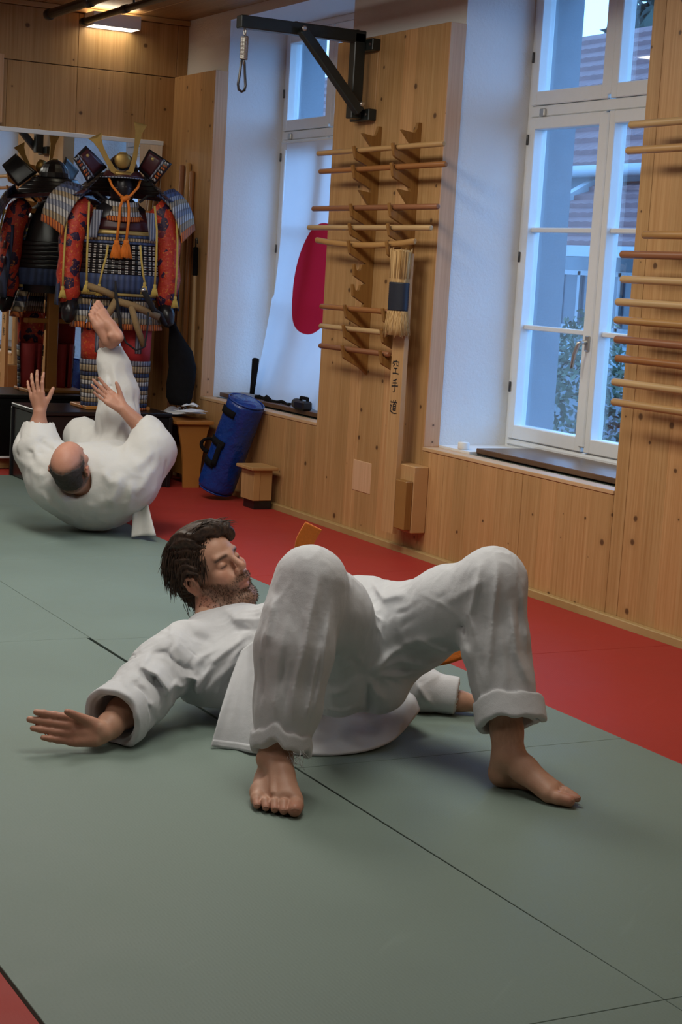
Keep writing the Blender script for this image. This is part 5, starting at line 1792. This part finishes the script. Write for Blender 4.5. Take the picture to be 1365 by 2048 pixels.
hand_sdf(G2, (-1.424, 8.37, .575), (-.22, -.02, .97), (.95, -.28, .20), (.25, .95, .10), 1.02, (.22, .18, .18, .22), 1.2, (.5, .3), thumb_out=.65)
hand_sdf(G2, (-1.026, 8.37, .610), (-.80, .02, .58), (.45, .60, .62), (.35, -.80, .45), 1.02, (.12, .10, .12, .15), .8, (.5, .3), thumb_out=.55)
# raised leg with its foot, bent second leg
kn2, an2 = V3(-1.085, 8.66, .62), V3(-1.165, 8.72, .905)
G2.chain([((-1.05, 8.50, .30), .075), (kn2, .056), (kn2 * .45 + an2 * .55, .050), (an2, .036)], .02)
G2.chain([((-1.17, 8.50, .28), .075), ((-1.265, 8.70, .43), .055), ((-1.22, 8.95, .30), .045), ((-1.20, 9.03, .17), .036)], .02)
ft2 = foot_sdf(G2, an2 + V3(.030, -.075, -.035), V3(-.42, .05, .90), V3(.62, .75, .25), 1.0, .002, wide=1.1)
foot_sdf(G2, V3(-1.20, 9.06, .085), V3(-.10, .92, -.35), V3(.99, .1, 0), 1.0, 0)
G2.func(lambda p: .0015 - p[..., 2], (-3, 0, -1), (2, 12, 3), 'clip')
v2, q2 = G2.mesh((-1.70, 7.82, -.03), (-.70, 9.36, 1.20), .0046)
v2 = smooth_verts(v2, q2, 1, .35)
c2 = skin_colour(v2, (.47, .245, .165))
r2, f2, u2 = ((v2 - H2) @ B2.T / S2).T
nh = (np.abs(r2) < .105) & (f2 > -.135) & (f2 < .15) & (u2 > -.16) & (u2 < .17)
ring = nh * sm(.088 + .25 * np.minimum(0, f2 + .02) * -1 - u2, -.012, .014) * sm(u2, -.085, -.06) * (1 - sm(f2, .015, .035)) * sm(np.hypot(r2, f2), .05, .06)
earz = sm(np.abs(r2), .077, .083)
ring = np.clip(ring * (1 - earz), 0, 1) * (.75 + .25 * vnoise(v2 * 160, 8))
c2 = mixc(c2, ring * .93, (.035, .026, .020))
c2 = mixc(c2, nh * earz * .4, (.50, .17, .11))
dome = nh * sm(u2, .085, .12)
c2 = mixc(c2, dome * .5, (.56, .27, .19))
p2 = thing('person', 'man in cream uniform rolling on his back, balding head toward viewer, one leg raised', 'person', tuple(to_world(V3(-1.13, 8.3, 0))))
mesh_from('body', v2, q2, SKIN, p2, c2)
# cropped hair round the bald crown
FR = Field()
FR.ell(h2(0, -.0125, .051), np.array((.0775, .0990, .0885)) * S2, B2, .01)
FR.ell(h2(0, -.048, -.020), np.array((.064, .050, .055)) * S2, B2, .03)
def ringclip(p):
    r, f, u = np.moveaxis((p - H2) @ B2.T / S2, -1, 0)
    top = u - .072 - .25 * (-f - .02) + .010 * vnoise(p * 70, 6)
    ear = .031 - np.sqrt((f + .012) ** 2 + (u - .0) ** 2 * .7)
    ear = np.where(np.abs(r) > .055, ear, -1)
    return np.maximum(np.maximum(np.maximum(top, f - .012), -.065 - u), ear)
FR.func(ringclip, H2 - .2, H2 + .2, 'clip')
FR.func(lambda p: -.0022 * vnoise(p * 90, 4) - .0012 * vnoise(p * 260, 5), H2 - .2, H2 + .2)
vr, qr = FR.mesh(H2 - .18, H2 + .18, .0045)
HG = NT('greying_cropped_hair')
o_, x_, y_, z_ = HG.coords()
HG.base(HG.mix(HG.noise(o_, 120, 3), (.018, .013, .010, 1), (.075, .062, .052, 1))); HG.rough(.7, .3); HG.bump(HG.noise(o_, 300, 3), .5, .003)
mesh_from('cropped_hair', smooth_verts(vr, qr, 1, .4), qr, HG.m, p2)

J2 = Field()
J2.ell((-1.135, 8.35, .225), (.262, .225, .222), None, .06)
J2.cone((-1.30, 8.23, .26), (-.97, 8.23, .265), .145, .145, .08)
J2.ell((-1.11, 8.46, .25), (.225, .17, .20), None, .06)
J2.chain([((-1.33, 8.24, .27), .130), ((-1.418, 8.30, .385), .105), ((-1.428, 8.355, .470), .086)], .05)
J2.chain([((-.945, 8.24, .28), .130), ((-.865, 8.30, .415), .108), ((-.905, 8.355, .500), .088)], .05)
for P_, w_, a_ in (([(-1.33, 8.1, .28), (-1.27, 8.06, .20), (-1.22, 8.05, .12)], .022, .018), ([(-1.36, 8.1, .22), (-1.30, 8.08, .13), (-1.24, 8.08, .07)], .02, .014), ([(-.98, 8.1, .33), (-1.00, 8.06, .24), (-1.04, 8.05, .14)], .024, .02), ([(-.93, 8.1, .30), (-.93, 8.06, .2), (-.97, 8.06, .10)], .02, .016),
                   ([(-1.08, 8.1, .34), (-1.03, 8.08, .28), (-.98, 8.1, .30)], .02, .016), ([(-1.42, 8.2, .42), (-1.38, 8.18, .36), (-1.33, 8.15, .34)], .018, .02), ([(-1.44, 8.2, .36), (-1.39, 8.15, .30), (-1.33, 8.1, .29)], .018, .016), ([(-.84, 8.2, .44), (-.89, 8.18, .37), (-.94, 8.15, .34)], .018, .018), ([(-.82, 8.2, .38), (-.87, 8.15, .29), (-.91, 8.1, .22)], .018, .016),
                   ([(-1.12, 8.05, .18), (-1.14, 8.05, .1)], .02, .01), ([(-1.06, 8.05, .22), (-1.10, 8.05, .08)], .02, .012)):
    J2.ridge(P_, w_, a_, (1, .25, 1))
limb_folds(J2, [((-1.33, 8.24, .27), .130), ((-1.418, 8.30, .385), .105), ((-1.428, 8.355, .470), .086)], 31, 14, (.3, .6), -.9, (.010, .016), (.008, .016))
limb_folds(J2, [((-.945, 8.24, .28), .130), ((-.865, 8.30, .415), .108), ((-.905, 8.355, .500), .088)], 32, 14, (.3, .6), -.9, (.010, .016), (.008, .016))
J2.ops.append(fold_noise(np.eye(3), (11, 9, 7), .006, 31, (-1.7, 7.9, 0), (-.6, 8.8, .7), False))
J2.ops.append(fold_noise(np.eye(3), (26, 20, 14), .0022, 33, (-1.7, 7.9, 0), (-.6, 8.8, .7)))
J2.cone((-1.18, 8.27, .285), h2(.0, .0, -.10), .075, .075, .01, 'sub')
J2.cone(h2(0, -.01, -.09), h2(0, -.0, .06), .072, .098, .02, 'sub')
J2.cone((-1.19, 8.33, .36), (-1.14, 8.50, .50), .055, .10, .03, 'sub')
J2.chain([((-1.428, 8.345, .42), .062), ((-1.426, 8.365, .56), .072)], .0, 'sub')
J2.chain([((-.885, 8.345, .46), .062), ((-.985, 8.37, .57), .075)], .0, 'sub')
J2.func(lambda p: .003 - p[..., 2], (-3, 0, -1), (2, 12, 3), 'clip')
vj2, qj2 = J2.mesh((-1.62, 7.96, 0), (-.66, 8.72, .64), .0065)
j2 = mesh_from('jacket', smooth_verts(vj2, qj2, 2, .5), qj2, M['gi2'], p2)
MB().sheet(lambda u, v: W_((V3(-.93, 8.22, .17) * (1 - u) + V3(-.89, 8.24, .25) * u) * (1 - v) + (V3(-.93, 8.17, .010) * (1 - u) + V3(-.808, 8.12, .022) * u) * v + V3(0, -.012 * math.sin(7 * u + 2 * v), .012 * u * v)), 12, 14, .004).build('tail_corner', M['gi2'], j2)
T2 = Field()
T2.ell((-1.10, 8.50, .27), (.18, .15, .17), None, .05)
T2.chain([((-1.05, 8.50, .33), .110), ((-1.070, 8.60, .52), .104), ((-1.082, 8.66, .66), .094), ((-1.115, 8.69, .79), .076), ((-1.140, 8.705, .865), .062)], .04)
T2.chain([((-1.17, 8.50, .30), .11), ((-1.255, 8.70, .42), .095), ((-1.225, 8.93, .31), .085), ((-1.21, 8.99, .23), .078)], .04)
T2.ridge([(-1.12, 8.6, .84), (-1.07, 8.55, .68), (-1.03, 8.5, .50)], .018, .014, (1, .25, 1))
T2.ridge([(-1.15, 8.6, .80), (-1.12, 8.55, .66), (-1.10, 8.5, .50)], .018, .014, (1, .25, 1))
T2.ridge([(-1.02, 8.5, .56), (-1.06, 8.48, .48), (-1.12, 8.48, .44)], .018, .014, (1, .25, 1))
limb_folds(T2, [((-1.05, 8.50, .33), .110), ((-1.070, 8.60, .52), .104), ((-1.082, 8.66, .66), .094), ((-1.115, 8.69, .79), .076)], 33, 14, (.3, .7), .1, (.009, .014), (.006, .012))
T2.ops.append(fold_noise(np.eye(3), (18, 14, 8), .004, 41, (-1.5, 8.3, 0), (-.8, 9.2, 1.0)))
T2.cone((-1.128, 8.70, .815), an2 + V3(-.02, .01, .09), .050, .062, 0, 'sub')
T2.func(lambda p: (p - np.array([-1.135, 8.705, .888])) @ np.array([-.16, .05, .985]) + .05 * (p[..., 0] + 1.135), (-1.4, 8.4, .7), (-.9, 9, 1.2), 'clip')
T2.func(lambda p: .003 - p[..., 2], (-3, 0, -1), (2, 12, 3), 'clip')
vt2, qt2 = T2.mesh((-1.46, 8.22, 0), (-.80, 9.12, .98), .0065)
mesh_from('trousers', smooth_verts(vt2, qt2, 2, .5), qt2, M['gi2'], p2)
# ---------------------------------------------------------------- samurai armour on its stand, on a black chest
AO = Vector((3.610, 9.70, 0.0))
AE, AF = Vector((.978, -.208, 0)), Vector((-.208, -.978, 0))
A_ = lambda a, b, z: tuple(AO + AE * a + AF * b + Vector((0, 0, z)))


def lace(name, dark, light, axis_scale=60, rows=0):
    t = NT(name)
    o, x, y, z = t.coords()
    a = t.math('ADD', t.math('MULTIPLY', x, .978), t.math('MULTIPLY', y, -.208))
    w = t.math('SINE', t.math('MULTIPLY', a, axis_scale * 6.28))
    n = t.noise(o, 130, 2)
    t.base(t.mix(t.ramp(t.math('ADD', w, t.math('MULTIPLY', n, .8)), -.3, .9), dark, light))
    t.rough(.6, .35)
    t.bump(w, .4, .004)
    return t.m


L_TAN = lace('tan_lacing', (.10, .075, .05, 1), (.38, .29, .18, 1))
L_WHITE = lace('white_lacing', (.10, .10, .11, 1), (.52, .51, .50, 1))
L_GREY = lace('grey_blue_lacing', (.07, .08, .12, 1), (.28, .30, .36, 1))
L_NAVY = lace('navy_lacing', (.010, .014, .035, 1), (.035, .05, .12, 1))
L_ORANGE = lace('orange_lacing', (.16, .03, .012, 1), (.55, .15, .03, 1), 70)
L_BLUE = lace('blue_sash', (.030, .045, .10, 1), (.05, .075, .17, 1), 30)
LACQ = plain('black_armour_lacquer', (.010, .009, .011, 1), .30, var=.2)
MAROON = plain('maroon_lacquer', (.045, .008, .012, 1), .42, var=.2)
GOLD = plain('dull_gilt', (.34, .22, .065, 1), .42, metal=.7, var=.2)
GILT2 = plain('gilt_edge', (.42, .30, .10, 1), .45, metal=.4)
ORC = plain('orange_silk_cord', (.68, .18, .012, 1), .7, var=.2, scale=300)
YELC = plain('yellow_silk_cord', (.50, .36, .085, 1), .75, var=.25, scale=300)
BLKC = plain('black_silk', (.010, .010, .012, 1), .8, var=.3)


def brocade():
    t = NT('red_flower_brocade')
    o, x, y, z = t.coords()
    v = t.new('ShaderNodeTexVoronoi'); v.inputs['Scale'].default_value = 24
    t.t.links.new(o, v.inputs['Vector'])
    sp = t.new('ShaderNodeSeparateColor'); t.t.links.new(v.outputs['Color'], sp.inputs[0])
    red = t.mix(t.noise(o, 40, 3), (.34, .018, .014, 1), (.58, .06, .025, 1))
    c = t.mix(t.ramp(sp.outputs[0], .74, .80), red, (.030, .012, .045, 1))
    c = t.mix(t.ramp(v.outputs['Distance'], .010, .020, 1, 0), c, (.60, .26, .06, 1))
    c = t.mix(t.ramp(t.noise(o, 75, 2), .60, .66, 0, .7), c, (.62, .20, .03, 1))
    t.base(c); t.rough(.5, .4)
    t.bump(t.noise(o, 35, 4), .6, .01)
    return t.m


BROC = brocade()
ar = thing('samurai_armour', 'full samurai armour with gilt-horned helmet and red brocade sleeves before the mirror', 'armour', (AO.x, AO.y, .44))


def put(mb, name, mat, par=None, **k): return mb.build(name, mat, par or ar, **k)


def band(a0, b0, z0, th0, th1, ra, rb, h, t=.006, flare=0.0, n=18, droop=0.0):
    """curved plate: part of an upright elliptical band, lower edge flared"""
    def fn(u, v):
        th = th0 + (th1 - th0) * u
        k = 1 + flare * v
        return A_(a0 + ra * k * math.sin(th), b0 + rb * k * math.cos(th), z0 - h * v - droop * abs(math.sin(th)) ** 2)
    return MB().sheet(fn, n, 4, t)


D_ = math.radians
# helmet
HZ = 1.80
bowl = MB()
prof = [(.094 * math.cos(a), .115 * math.sin(a)) for a in [D_(x) for x in (0, 15, 30, 45, 60, 72, 82, 90)]]
vs, fs = [], []
n = 48
for r, z in prof:
    for k in range(n):
        a = 2 * math.pi * k / n
        rr = r * (1 + .022 * (k % 4 == 0))
        vs.append(A_(rr * math.sin(a), .01 + rr * 1.12 * math.cos(a), HZ + .022 + z))
for i in range(len(prof) - 1):
    for k in range(n):
        l = (k + 1) % n
        fs.append((i * n + k, i * n + l, (i + 1) * n + l, (i + 1) * n + k))
bowl.add(vs, fs, False)
bw = put(bowl, 'helmet_bowl', LACQ)
put(MB().tube([A_(.018 * math.cos(a), .01 + .018 * math.sin(a), HZ + .137) for a in [i * math.pi / 8 for i in range(16)]], .006, 6, closed=True), 'crown_ring', GOLD, bw)
put(band(0, .02, HZ + .030, D_(-80), D_(80), .100, .118, .035, .005, .28, 20, .0), 'visor', MAROON)
put(band(0, .02, HZ - .006, D_(-80), D_(80), .1285, .1515, .006, .007, .0, 20, .0), 'visor_rim', L_GREY)
# gilt crest: disc and antler base
put(MB().lathe([(0, .012), (.030, .012), (.046, .006), (.048, 0), (0, -.004)], A_(-.020, .135, HZ + .088), 24, Matrix((AE, Vector((0, 0, 1)), AF)).transposed()), 'crest_disc', GOLD)


def antler(P, w, name):
    pts = [Vector((a, z)) for a, z in P]
    L, R = [], []
    for i, p in enumerate(pts):
        d = (pts[min(i + 1, len(pts) - 1)] - pts[max(i - 1, 0)]).normalized()
        nn = Vector((-d.y, d.x)) * w[i]
        L.append(p + nn); R.append(p - nn)
    tip = pts[-1] + (pts[-1] - pts[-2]).normalized() * -.018       # notched tip
    poly = L + [tip] + R[::-1]
    b0 = .150
    mb = MB()
    k = len(poly)
    m = len(L)
    vs = [A_(p.x, b0 + .02 * max(0, p.y - 1.82), p.y) for p in poly] + [A_(p.x, b0 - .006 + .02 * max(0, p.y - 1.82), p.y) for p in poly]
    fs = []
    for i in range(m - 1):
        l0, l1, r0, r1 = i, i + 1, k - 1 - i, k - 2 - i
        fs += [(l0, l1, r1, r0), (k + r0, k + r1, k + l1, k + l0)]
    fs += [(m - 1, m, m + 1), (k + m + 1, k + m, k + m - 1)]
    for i in range(k):
        j = (i + 1) % k
        fs.append((i, k + i, k + j, j))
    mb.add(vs, fs)
    return put(mb, name, GOLD)


antler([(-.030, 1.806), (-.075, 1.830), (-.115, 1.890), (-.150, 1.950), (-.172, 1.990), (-.186, 2.016)], [.012, .016, .014, .016, .026, .044], 'horn')
antler([(-.010, 1.806), (.030, 1.832), (.046, 1.900), (.054, 1.970), (.064, 2.050), (.072, 2.105)], [.012, .016, .014, .013, .020, .040], 'horn')
put(MB().rod(A_(-.065, .150, 1.812), A_(.030, .150, 1.812), .014, 10), 'crest_base', GOLD)
# neck guard lames, black, widely flared
ng = None
for i in range(5):
    z = 1.815 - .022 * i
    k = .150 + .030 * i
    o = put(band(0, .0, z, D_(52), D_(308), k, k * .82, .030, .004, .16, 40, .006 * i), 'neck_guard_lame', LACQ if i < 4 else MAROON)
put(band(0, .0, 1.700, D_(52), D_(308), .312, .255, .006, .006, 0, 40, .024), 'neck_guard_edge', L_NAVY)
# turn-backs (ear flaps), maroon panels with laced edges
for sgn, C in ((-1, [(-.232, 1.958), (-.306, 1.878), (-.212, 1.748), (-.098, 1.848)]), (1, [(.136, 1.968), (.266, 1.888), (.178, 1.765), (.082, 1.850)])):
    c = [Vector(p) for p in C]
    def fl_(u, v, e=0.0):
        p = c[0] * (1 - u) * (1 - v) + c[1] * u * (1 - v) + c[2] * u * v + c[3] * (1 - u) * v
        return A_(p.x, .105 + .045 * u - .05 * v + .012 * math.sin(math.pi * v) + e, p.y)
    po = put(MB().sheet(fl_, 8, 8, .006), 'turn_back', LACQ)
    put(MB().sheet(lambda u, v: fl_(.06 + .56 * u, .10 + .78 * v, .006), 6, 6, .003), 'leather_panel', MAROON, po)
    put(MB().sheet(lambda u, v: fl_(.64 + .07 * u, .03 + .94 * v, .006), 3, 8, .003), 'pale_border', L_GREY, po)
    for q in range(7):
        put(MB().sheet(lambda u, v: fl_(.75 + .17 * u, .06 + .13 * q + .075 * v, .006), 2, 2, .004), 'lacing_bar', L_ORANGE if q % 3 else L_WHITE, po)
    put(MB().lathe([(0, .005), (.006, .004), (.010, 0)], fl_(.30, .28, .010), 10, Matrix((AE, Vector((0, 0, 1)), AF)).transposed()), 'rosette', GILT2, po)
# face mask and throat
mk_ = Field
put(MB().lathe([(.0, -.095), (.030, -.090), (.058, -.060), (.072, -.010), (.074, .04), (.066, .09)], A_(0, .030, 1.715), 22, None, 1.0, 1.0), 'face_mask', LACQ)
put(MB().tube([A_(.045 * s, .100 - abs(s) * .012, 1.742 - .010 * s * s) for s in (-1, -.6, -.2, .2, .6, 1)], [.002, .005, .006, .006, .005, .002], 6), 'moustache', plain('grey_horsehair', (.16, .15, .14, 1), .8))
for i, m in enumerate((L_WHITE, L_TAN, L_WHITE, L_ORANGE)):
    put(band(0, .0, 1.650 - .027 * i, D_(-75), D_(75), .098 + .010 * i, .115 + .014 * i, .029, .005, .12, 18, -.012), 'throat_lame', m)
# chin cord with tassels
kn = (.0, .155, 1.676)
cw = []
for s in (-1, 1): put(MB().tube([A_(s * .095, .10, 1.795), A_(s * .075, .135, 1.74), A_(s * .030, .152, 1.690), A_(*kn)], .0075, 8), 'chin_cord', ORC)
put(MB().tube([A_(-.022, .155, 1.676), A_(-.008, .165, 1.668), A_(.010, .166, 1.680), A_(.022, .155, 1.672)], [.012, .017, .017, .012], 8), 'cord_knot', ORC)


def tassel(P, r, mat, ln, par=None, tr=.026):
    co = put(MB().tube([A_(*p) for p in P], r, 8), 'cord', mat, par)
    e = P[-1]
    vs = []
    rng_ = random.Random(int(e[0] * 1e4))
    mb = MB()
    mb.lathe([(0, .004), (tr * .42, 0), (tr * .5, -.012), (tr * .42, -.020), (tr * .75, -ln * .6), (tr, -ln), (tr * .9, -ln - .002), (0, -ln)], A_(*e), 14, None, 1, .7)
    t = put(mb, 'tassel', mat, co)
    fr_ = MB()
    for i in range(26):
        a = 2 * math.pi * i / 26
        fr_.tube([A_(e[0] + tr * .5 * math.cos(a), e[1] + tr * .4 * math.sin(a), e[2] - .022), A_(e[0] + tr * 1.02 * math.cos(a + .1), e[1] + tr * .75 * math.sin(a + .1), e[2] - ln - rng_.uniform(0, .008))], .0022, 4)
    f = put(fr_, 'tassel_fringe', mat, co); f['kind'] = 'stuff'
    return co


tassel([(-.012, .165, 1.672), (-.030, .175, 1.62), (-.034, .190, 1.54), (-.045, .200, 1.43)], .0085, ORC, .098, None, .036)
tassel([(.012, .165, 1.672), (.022, .175, 1.62), (.020, .190, 1.54), (.010, .200, 1.435)], .0085, ORC, .098, None, .036)
# cuirass: rows of small plates round the body
def torso_r(z): return np.interp(z, [1.10, 1.24, 1.40, 1.54, 1.64], [.218, .232, .222, .185, .150])
def ring_row(name, z0, z1, mat, lift=0.0, n=26, half=True):
    a0, a1 = (D_(-100), D_(100)) if half else (D_(-180), D_(180))
    def fn(u, v):
        z = z0 + (z1 - z0) * v
        th = a0 + (a1 - a0) * u
        r = torso_r(z) + lift
        return A_(r * math.sin(th), r * .80 * math.cos(th) + .0, z)
    return put(MB().sheet(fn, n, 3, .005), name, mat)


put(MB().lathe([(torso_r(z) - .008, z) for z in (1.08, 1.16, 1.24, 1.32, 1.40, 1.48, 1.56, 1.62)] + [(.06, 1.68)], (AO.x, AO.y, 0), 28, None, 1, .80), 'cuirass', LACQ)
ring_row('breast_plate', 1.555, 1.490, MAROON, .004)
ring_row('gilt_band', 1.488, 1.466, GILT2, .007)
ring_row('blue_row', 1.464, 1.448, L_BLUE, .006)
ring_row('tan_row', 1.446, 1.428, L_TAN, .007)
ring_row('blue_row', 1.426, 1.412, L_BLUE, .006)
for i in range(6): ring_row('scale_row', 1.408 - .029 * i, 1.381 - .029 * i, LACQ, .004 + .0010 * i, 40, False)
kn_ = MB()
for i in range(6):
    z = 1.396 - .029 * i
    for c in range(-6, 7):
        th = c * .165 + .08
        r = torso_r(z) + .013
        for s in (-1, 1):
            for q in (-1, 1):
                kn_.lathe([(0, .004), (.0045, .001), (.0045, -.003), (0, -.006)], A_(r * math.sin(th + s * .018), r * .80 * math.cos(th + s * .018) + .004, z + q * .006), 5)
put(kn_, 'white_lacing_knots', plain('white_knots', (.50, .48, .45, 1), .8), kind='stuff')
for s in (-1, 1):
    put(MB().sheet(lambda u, v: A_(s * (.125 + .05 * u + .03 * v), .155 - .02 * u - .06 * (1 - v) * 0, 1.60 - .16 * v), 4, 8, .006), 'shoulder_strap', L_GREY)
ring_row('sash', 1.236, 1.130, L_BLUE, .012, 40, False)
ring_row('gilt_band', 1.128, 1.112, GILT2, .013)
ring_row('navy_row', 1.110, 1.094, L_NAVY, .010)
# skirt of hanging plates, seven tassets each of five lames
for k in range(7):
    th = D_(-96 + 32 * k)
    for i, m in enumerate((L_TAN, L_NAVY, L_WHITE, L_TAN, L_ORANGE)):
        z = 1.085 - .033 * i
        r0 = .224 + .010 * i
        def fn(u, v):
            t = th + (u - .5) * .52
            r = r0 + .008 * v
            return A_(r * math.sin(t), r * .82 * math.cos(t), z - .034 * v)
        put(MB().sheet(fn, 4, 2, .005), 'skirt_lame', m)
# shoulder guards: sloping stacks of lames
for s in (-1, 1):
    for i in range(9):
        m = (L_NAVY, L_BLUE, L_GREY, L_TAN, L_WHITE, L_GREY, L_WHITE, L_TAN, L_ORANGE)[i]
        def fn(u, v):
            q = min(1.0, (i + v * 1.12) / 9)
            I = bez([(.190, 1.700), (.300, 1.665), (.350, 1.440)], q)
            O = bez([(.315, 1.752), (.440, 1.690), (.456, 1.520)], q)
            p = I * (1 - u) + O * u
            return A_(s * p[0], .120 - .17 * u + .02 * math.sin(math.pi * u), p[1] + .006 * math.sin(math.pi * u) + .004 * (1 - v))
        put(MB().sheet(fn, 8, 3, .007), 'shoulder_guard_lame', m)
    put(MB().tube([A_(s * .10, .06, 1.66), A_(s * .15, .05, 1.70), A_(s * .19, .03, 1.70)], .008, 6), 'shoulder_cord', BLKC)
# sleeves of brocade with dark mail, hanging
for s in (-1, 1):
    zs_ = [1.645, 1.60, 1.52, 1.42, 1.32, 1.22, 1.12, 1.05]
    aa = [.20, .235, .262, .275, .284, .288, .285, .282]
    rr_ = [.055, .072, .078, .074, .070, .068, .066, .050]
    pts = [A_(s * (a + (.012 if i % 2 else 0)), .015 + .035 * i / 7, z) for i, (a, z) in enumerate(zip(aa, zs_))]
    so = put(MB().tube(pts, rr_, 18), 'sleeve', BROC)
    put(MB().sheet(lambda u, v: A_(s * (.335 - .02 * math.cos(3 * v)) + s * .012 * math.sin(u * 3.14), -.05 + .13 * u, 1.50 - .46 * v), 6, 14, .006), 'sleeve_mail', L_NAVY, so)
    for z in (1.40, 1.30, 1.20): put(MB().sheet(lambda u, v: A_(s * (.350 + .002 * v), -.02 + .07 * u, z - .05 * v), 3, 3, .006), 'splint', MAROON, so)
    put(MB().tube([A_(s * .285, .055, 1.06), A_(s * .290, .075, 1.01), A_(s * .292, .085, .965), A_(s * .290, .08, .945)], [.050, .048, .040, .018], 12), 'hand_guard', LACQ, so)
# six yellow tasselled cords
for P in ([(-.318, .075, 1.60), (-.330, .11, 1.45), (-.336, .12, 1.28), (-.336, .125, 1.15)], [(-.205, .150, 1.64), (-.212, .20, 1.50), (-.214, .215, 1.35), (-.212, .22, 1.19)], [(-.094, .20, 1.40), (-.105, .215, 1.33), (-.125, .22, 1.25), (-.139, .222, 1.175)],
          [(.093, .20, 1.41), (.100, .215, 1.33), (.112, .22, 1.25), (.124, .222, 1.20)], [(.175, .150, 1.64), (.186, .20, 1.50), (.188, .21, 1.35), (.184, .22, 1.19)], [(.318, .075, 1.60), (.326, .11, 1.45), (.328, .12, 1.28), (.324, .125, 1.125)]):
    tassel(P, .0065, YELC, .062, None, .021)
# waist cord, sword straps
TANC = plain('tan_waist_cord', (.26, .17, .075, 1), .8, var=.2, scale=80)
for P, r in (([(-.205, .225, 1.163), (-.12, .245, 1.140), (-.041, .250, 1.107)], .020), ([(-.045, .250, 1.085), (.06, .252, 1.062), (.215, .215, 1.005)], .021), ([(.045, .255, 1.060), (.080, .262, .95), (.128, .262, .835)], .019), ([(-.040, .255, 1.095), (-.070, .265, 1.04), (-.100, .265, .985)], .021)):
    put(MB().tube([A_(*p) for p in P], r, 10), 'waist_cord', TANC)
put(MB().tube([A_(-.052, .262, 1.20), A_(-.045, .268, 1.10), A_(-.020, .275, .98), A_(-.005, .272, .90)], [.006, .011, .011, .009], 8), 'sword_strap', BLKC)
put(MB().tube([A_(-.01, .272, .92), A_(.02, .28, .85), A_(.08, .285, .808), A_(.13, .28, .83), A_(.142, .27, .92), A_(.146, .265, 1.03)], .006, 8), 'sword_strap', BLKC)
put(MB().rod(A_(.112, .26, 1.155), A_(.185, .24, 1.035), .017, 10), 'sword_hilt', BLKC)
put(MB().rod(A_(.106, .262, 1.166), A_(.114, .259, 1.150), .018, 10), 'hilt_cap', M['zinc'])
put(MB().tube([A_(.165, .24, 1.06), A_(.23, .20, 1.02), A_(.27, .15, .96)], .012, 8), 'sword_strap', BLKC)
# thigh and shin guards
for s in (-1, 1):
    ca = s * .118
    def leg(z0, z1, r0, r1, name, mat, lift=0.0, sp=95):
        def fn(u, v):
            th = D_(-sp + 2 * sp * u); r = r0 + (r1 - r0) * v + lift
            return A_(ca + r * math.sin(th), .03 + r * 1.05 * math.cos(th), z0 + (z1 - z0) * v)
        return put(MB().sheet(fn, 14, 3, .006), name, mat)
    leg(.945, .735, .090, .084, 'thigh_guard', BROC if s < 0 else plain('red_cloth', (.42, .025, .028, 1), .7, var=.25, scale=20))
    leg(.93, .78, .088, .084, 'thigh_splint', L_GREY, .006, 12)
    leg(.735, .705, .084, .082, 'knee_band', L_GREY, .006)
    leg(.703, .665, .082, .080, 'knee_plate', L_TAN, .007)
    for i, m in enumerate((L_NAVY, L_TAN, L_WHITE, L_NAVY, L_TAN, L_WHITE, L_TAN, L_NAVY)):
        leg(.662 - .0255 * i, .638 - .0255 * i, .080 - .001 * i, .079 - .001 * i, 'shin_lame', m, .004)
    leg(.458, .444, .074, .074, 'shin_edge', L_ORANGE, .004)
    leg(.75, .44, .079, .068, 'shin_lining', plain('red_lining', (.30, .02, .02, 1), .7), -.006, 170)
# wooden stand holding it up
SW = M['table_wood']
st_ = put(MB().box(AO.x - .035, AO.x + .035, 9.725, 9.775, .455, 1.74, .004), 'stand_post', SW)
put(MB().bar(A_(-.20, .0, 1.60), A_(.20, .0, 1.60), .05, .03, .003), 'stand_crossbar', SW)
put(MB().box(AO.x - .20, AO.x + .20, 9.60, 9.90, .4405, .462, .004), 'stand_base', SW)
put(MB().bar(A_(-.20, -.03, .90), A_(.20, -.03, .90), .05, .03, .003), 'stand_crossbar', SW)

# the black chest it stands on
ch = thing('armour_chest', 'black lacquered chest carrying the samurai armour', 'chest', (3.51, 9.77, 0))
MB().box(3.10, 3.885, 9.46, 10.02, .0, .415, .006).build('chest_body', M['black_lacquer'], ch)
MB().box(3.09, 3.895, 9.45, 10.03, .415, .440, .005).build('chest_lid', M['black_lacquer'], ch)
for x in (3.10, 3.885):
    for y in (9.46, 10.02): MB().box(x - .012, x + .012, y - .012, y + .012, 0, .414, .003).build('corner_fitting', LACQ, ch)
# black bag hanging beside the armour
bgm = MB()
vs, fs = [], []
prof = [(.012, 1.03, .0), (.018, .98, .01), (.030, .92, .03), (.052, .86, .055), (.075, .80, .075), (.085, .70, .085), (.085, .60, .085), (.080, .52, .085), (.060, .475, .085)]
n = 16
for r, z, sh in prof:
    for k in range(n):
        a = 2 * math.pi * k / n
        rr = r * (1 + .08 * math.sin(3 * a + z * 20))
        vs.append(A_(.325 + sh + rr * math.cos(a), -.03 + rr * .5 * math.sin(a), z))
for i in range(len(prof) - 1):
    for k in range(n):
        l = (k + 1) % n
        fs.append((i * n + k, i * n + l, (i + 1) * n + l, (i + 1) * n + k))
fs += [tuple(range(n)), tuple(reversed(range((len(prof) - 1) * n, len(prof) * n)))]
bgm.add(vs, fs, True)
tag(bgm.build('cloth_bag', M['black_cloth']), 'black cloth bag hanging at the side of the samurai armour', 'bag')
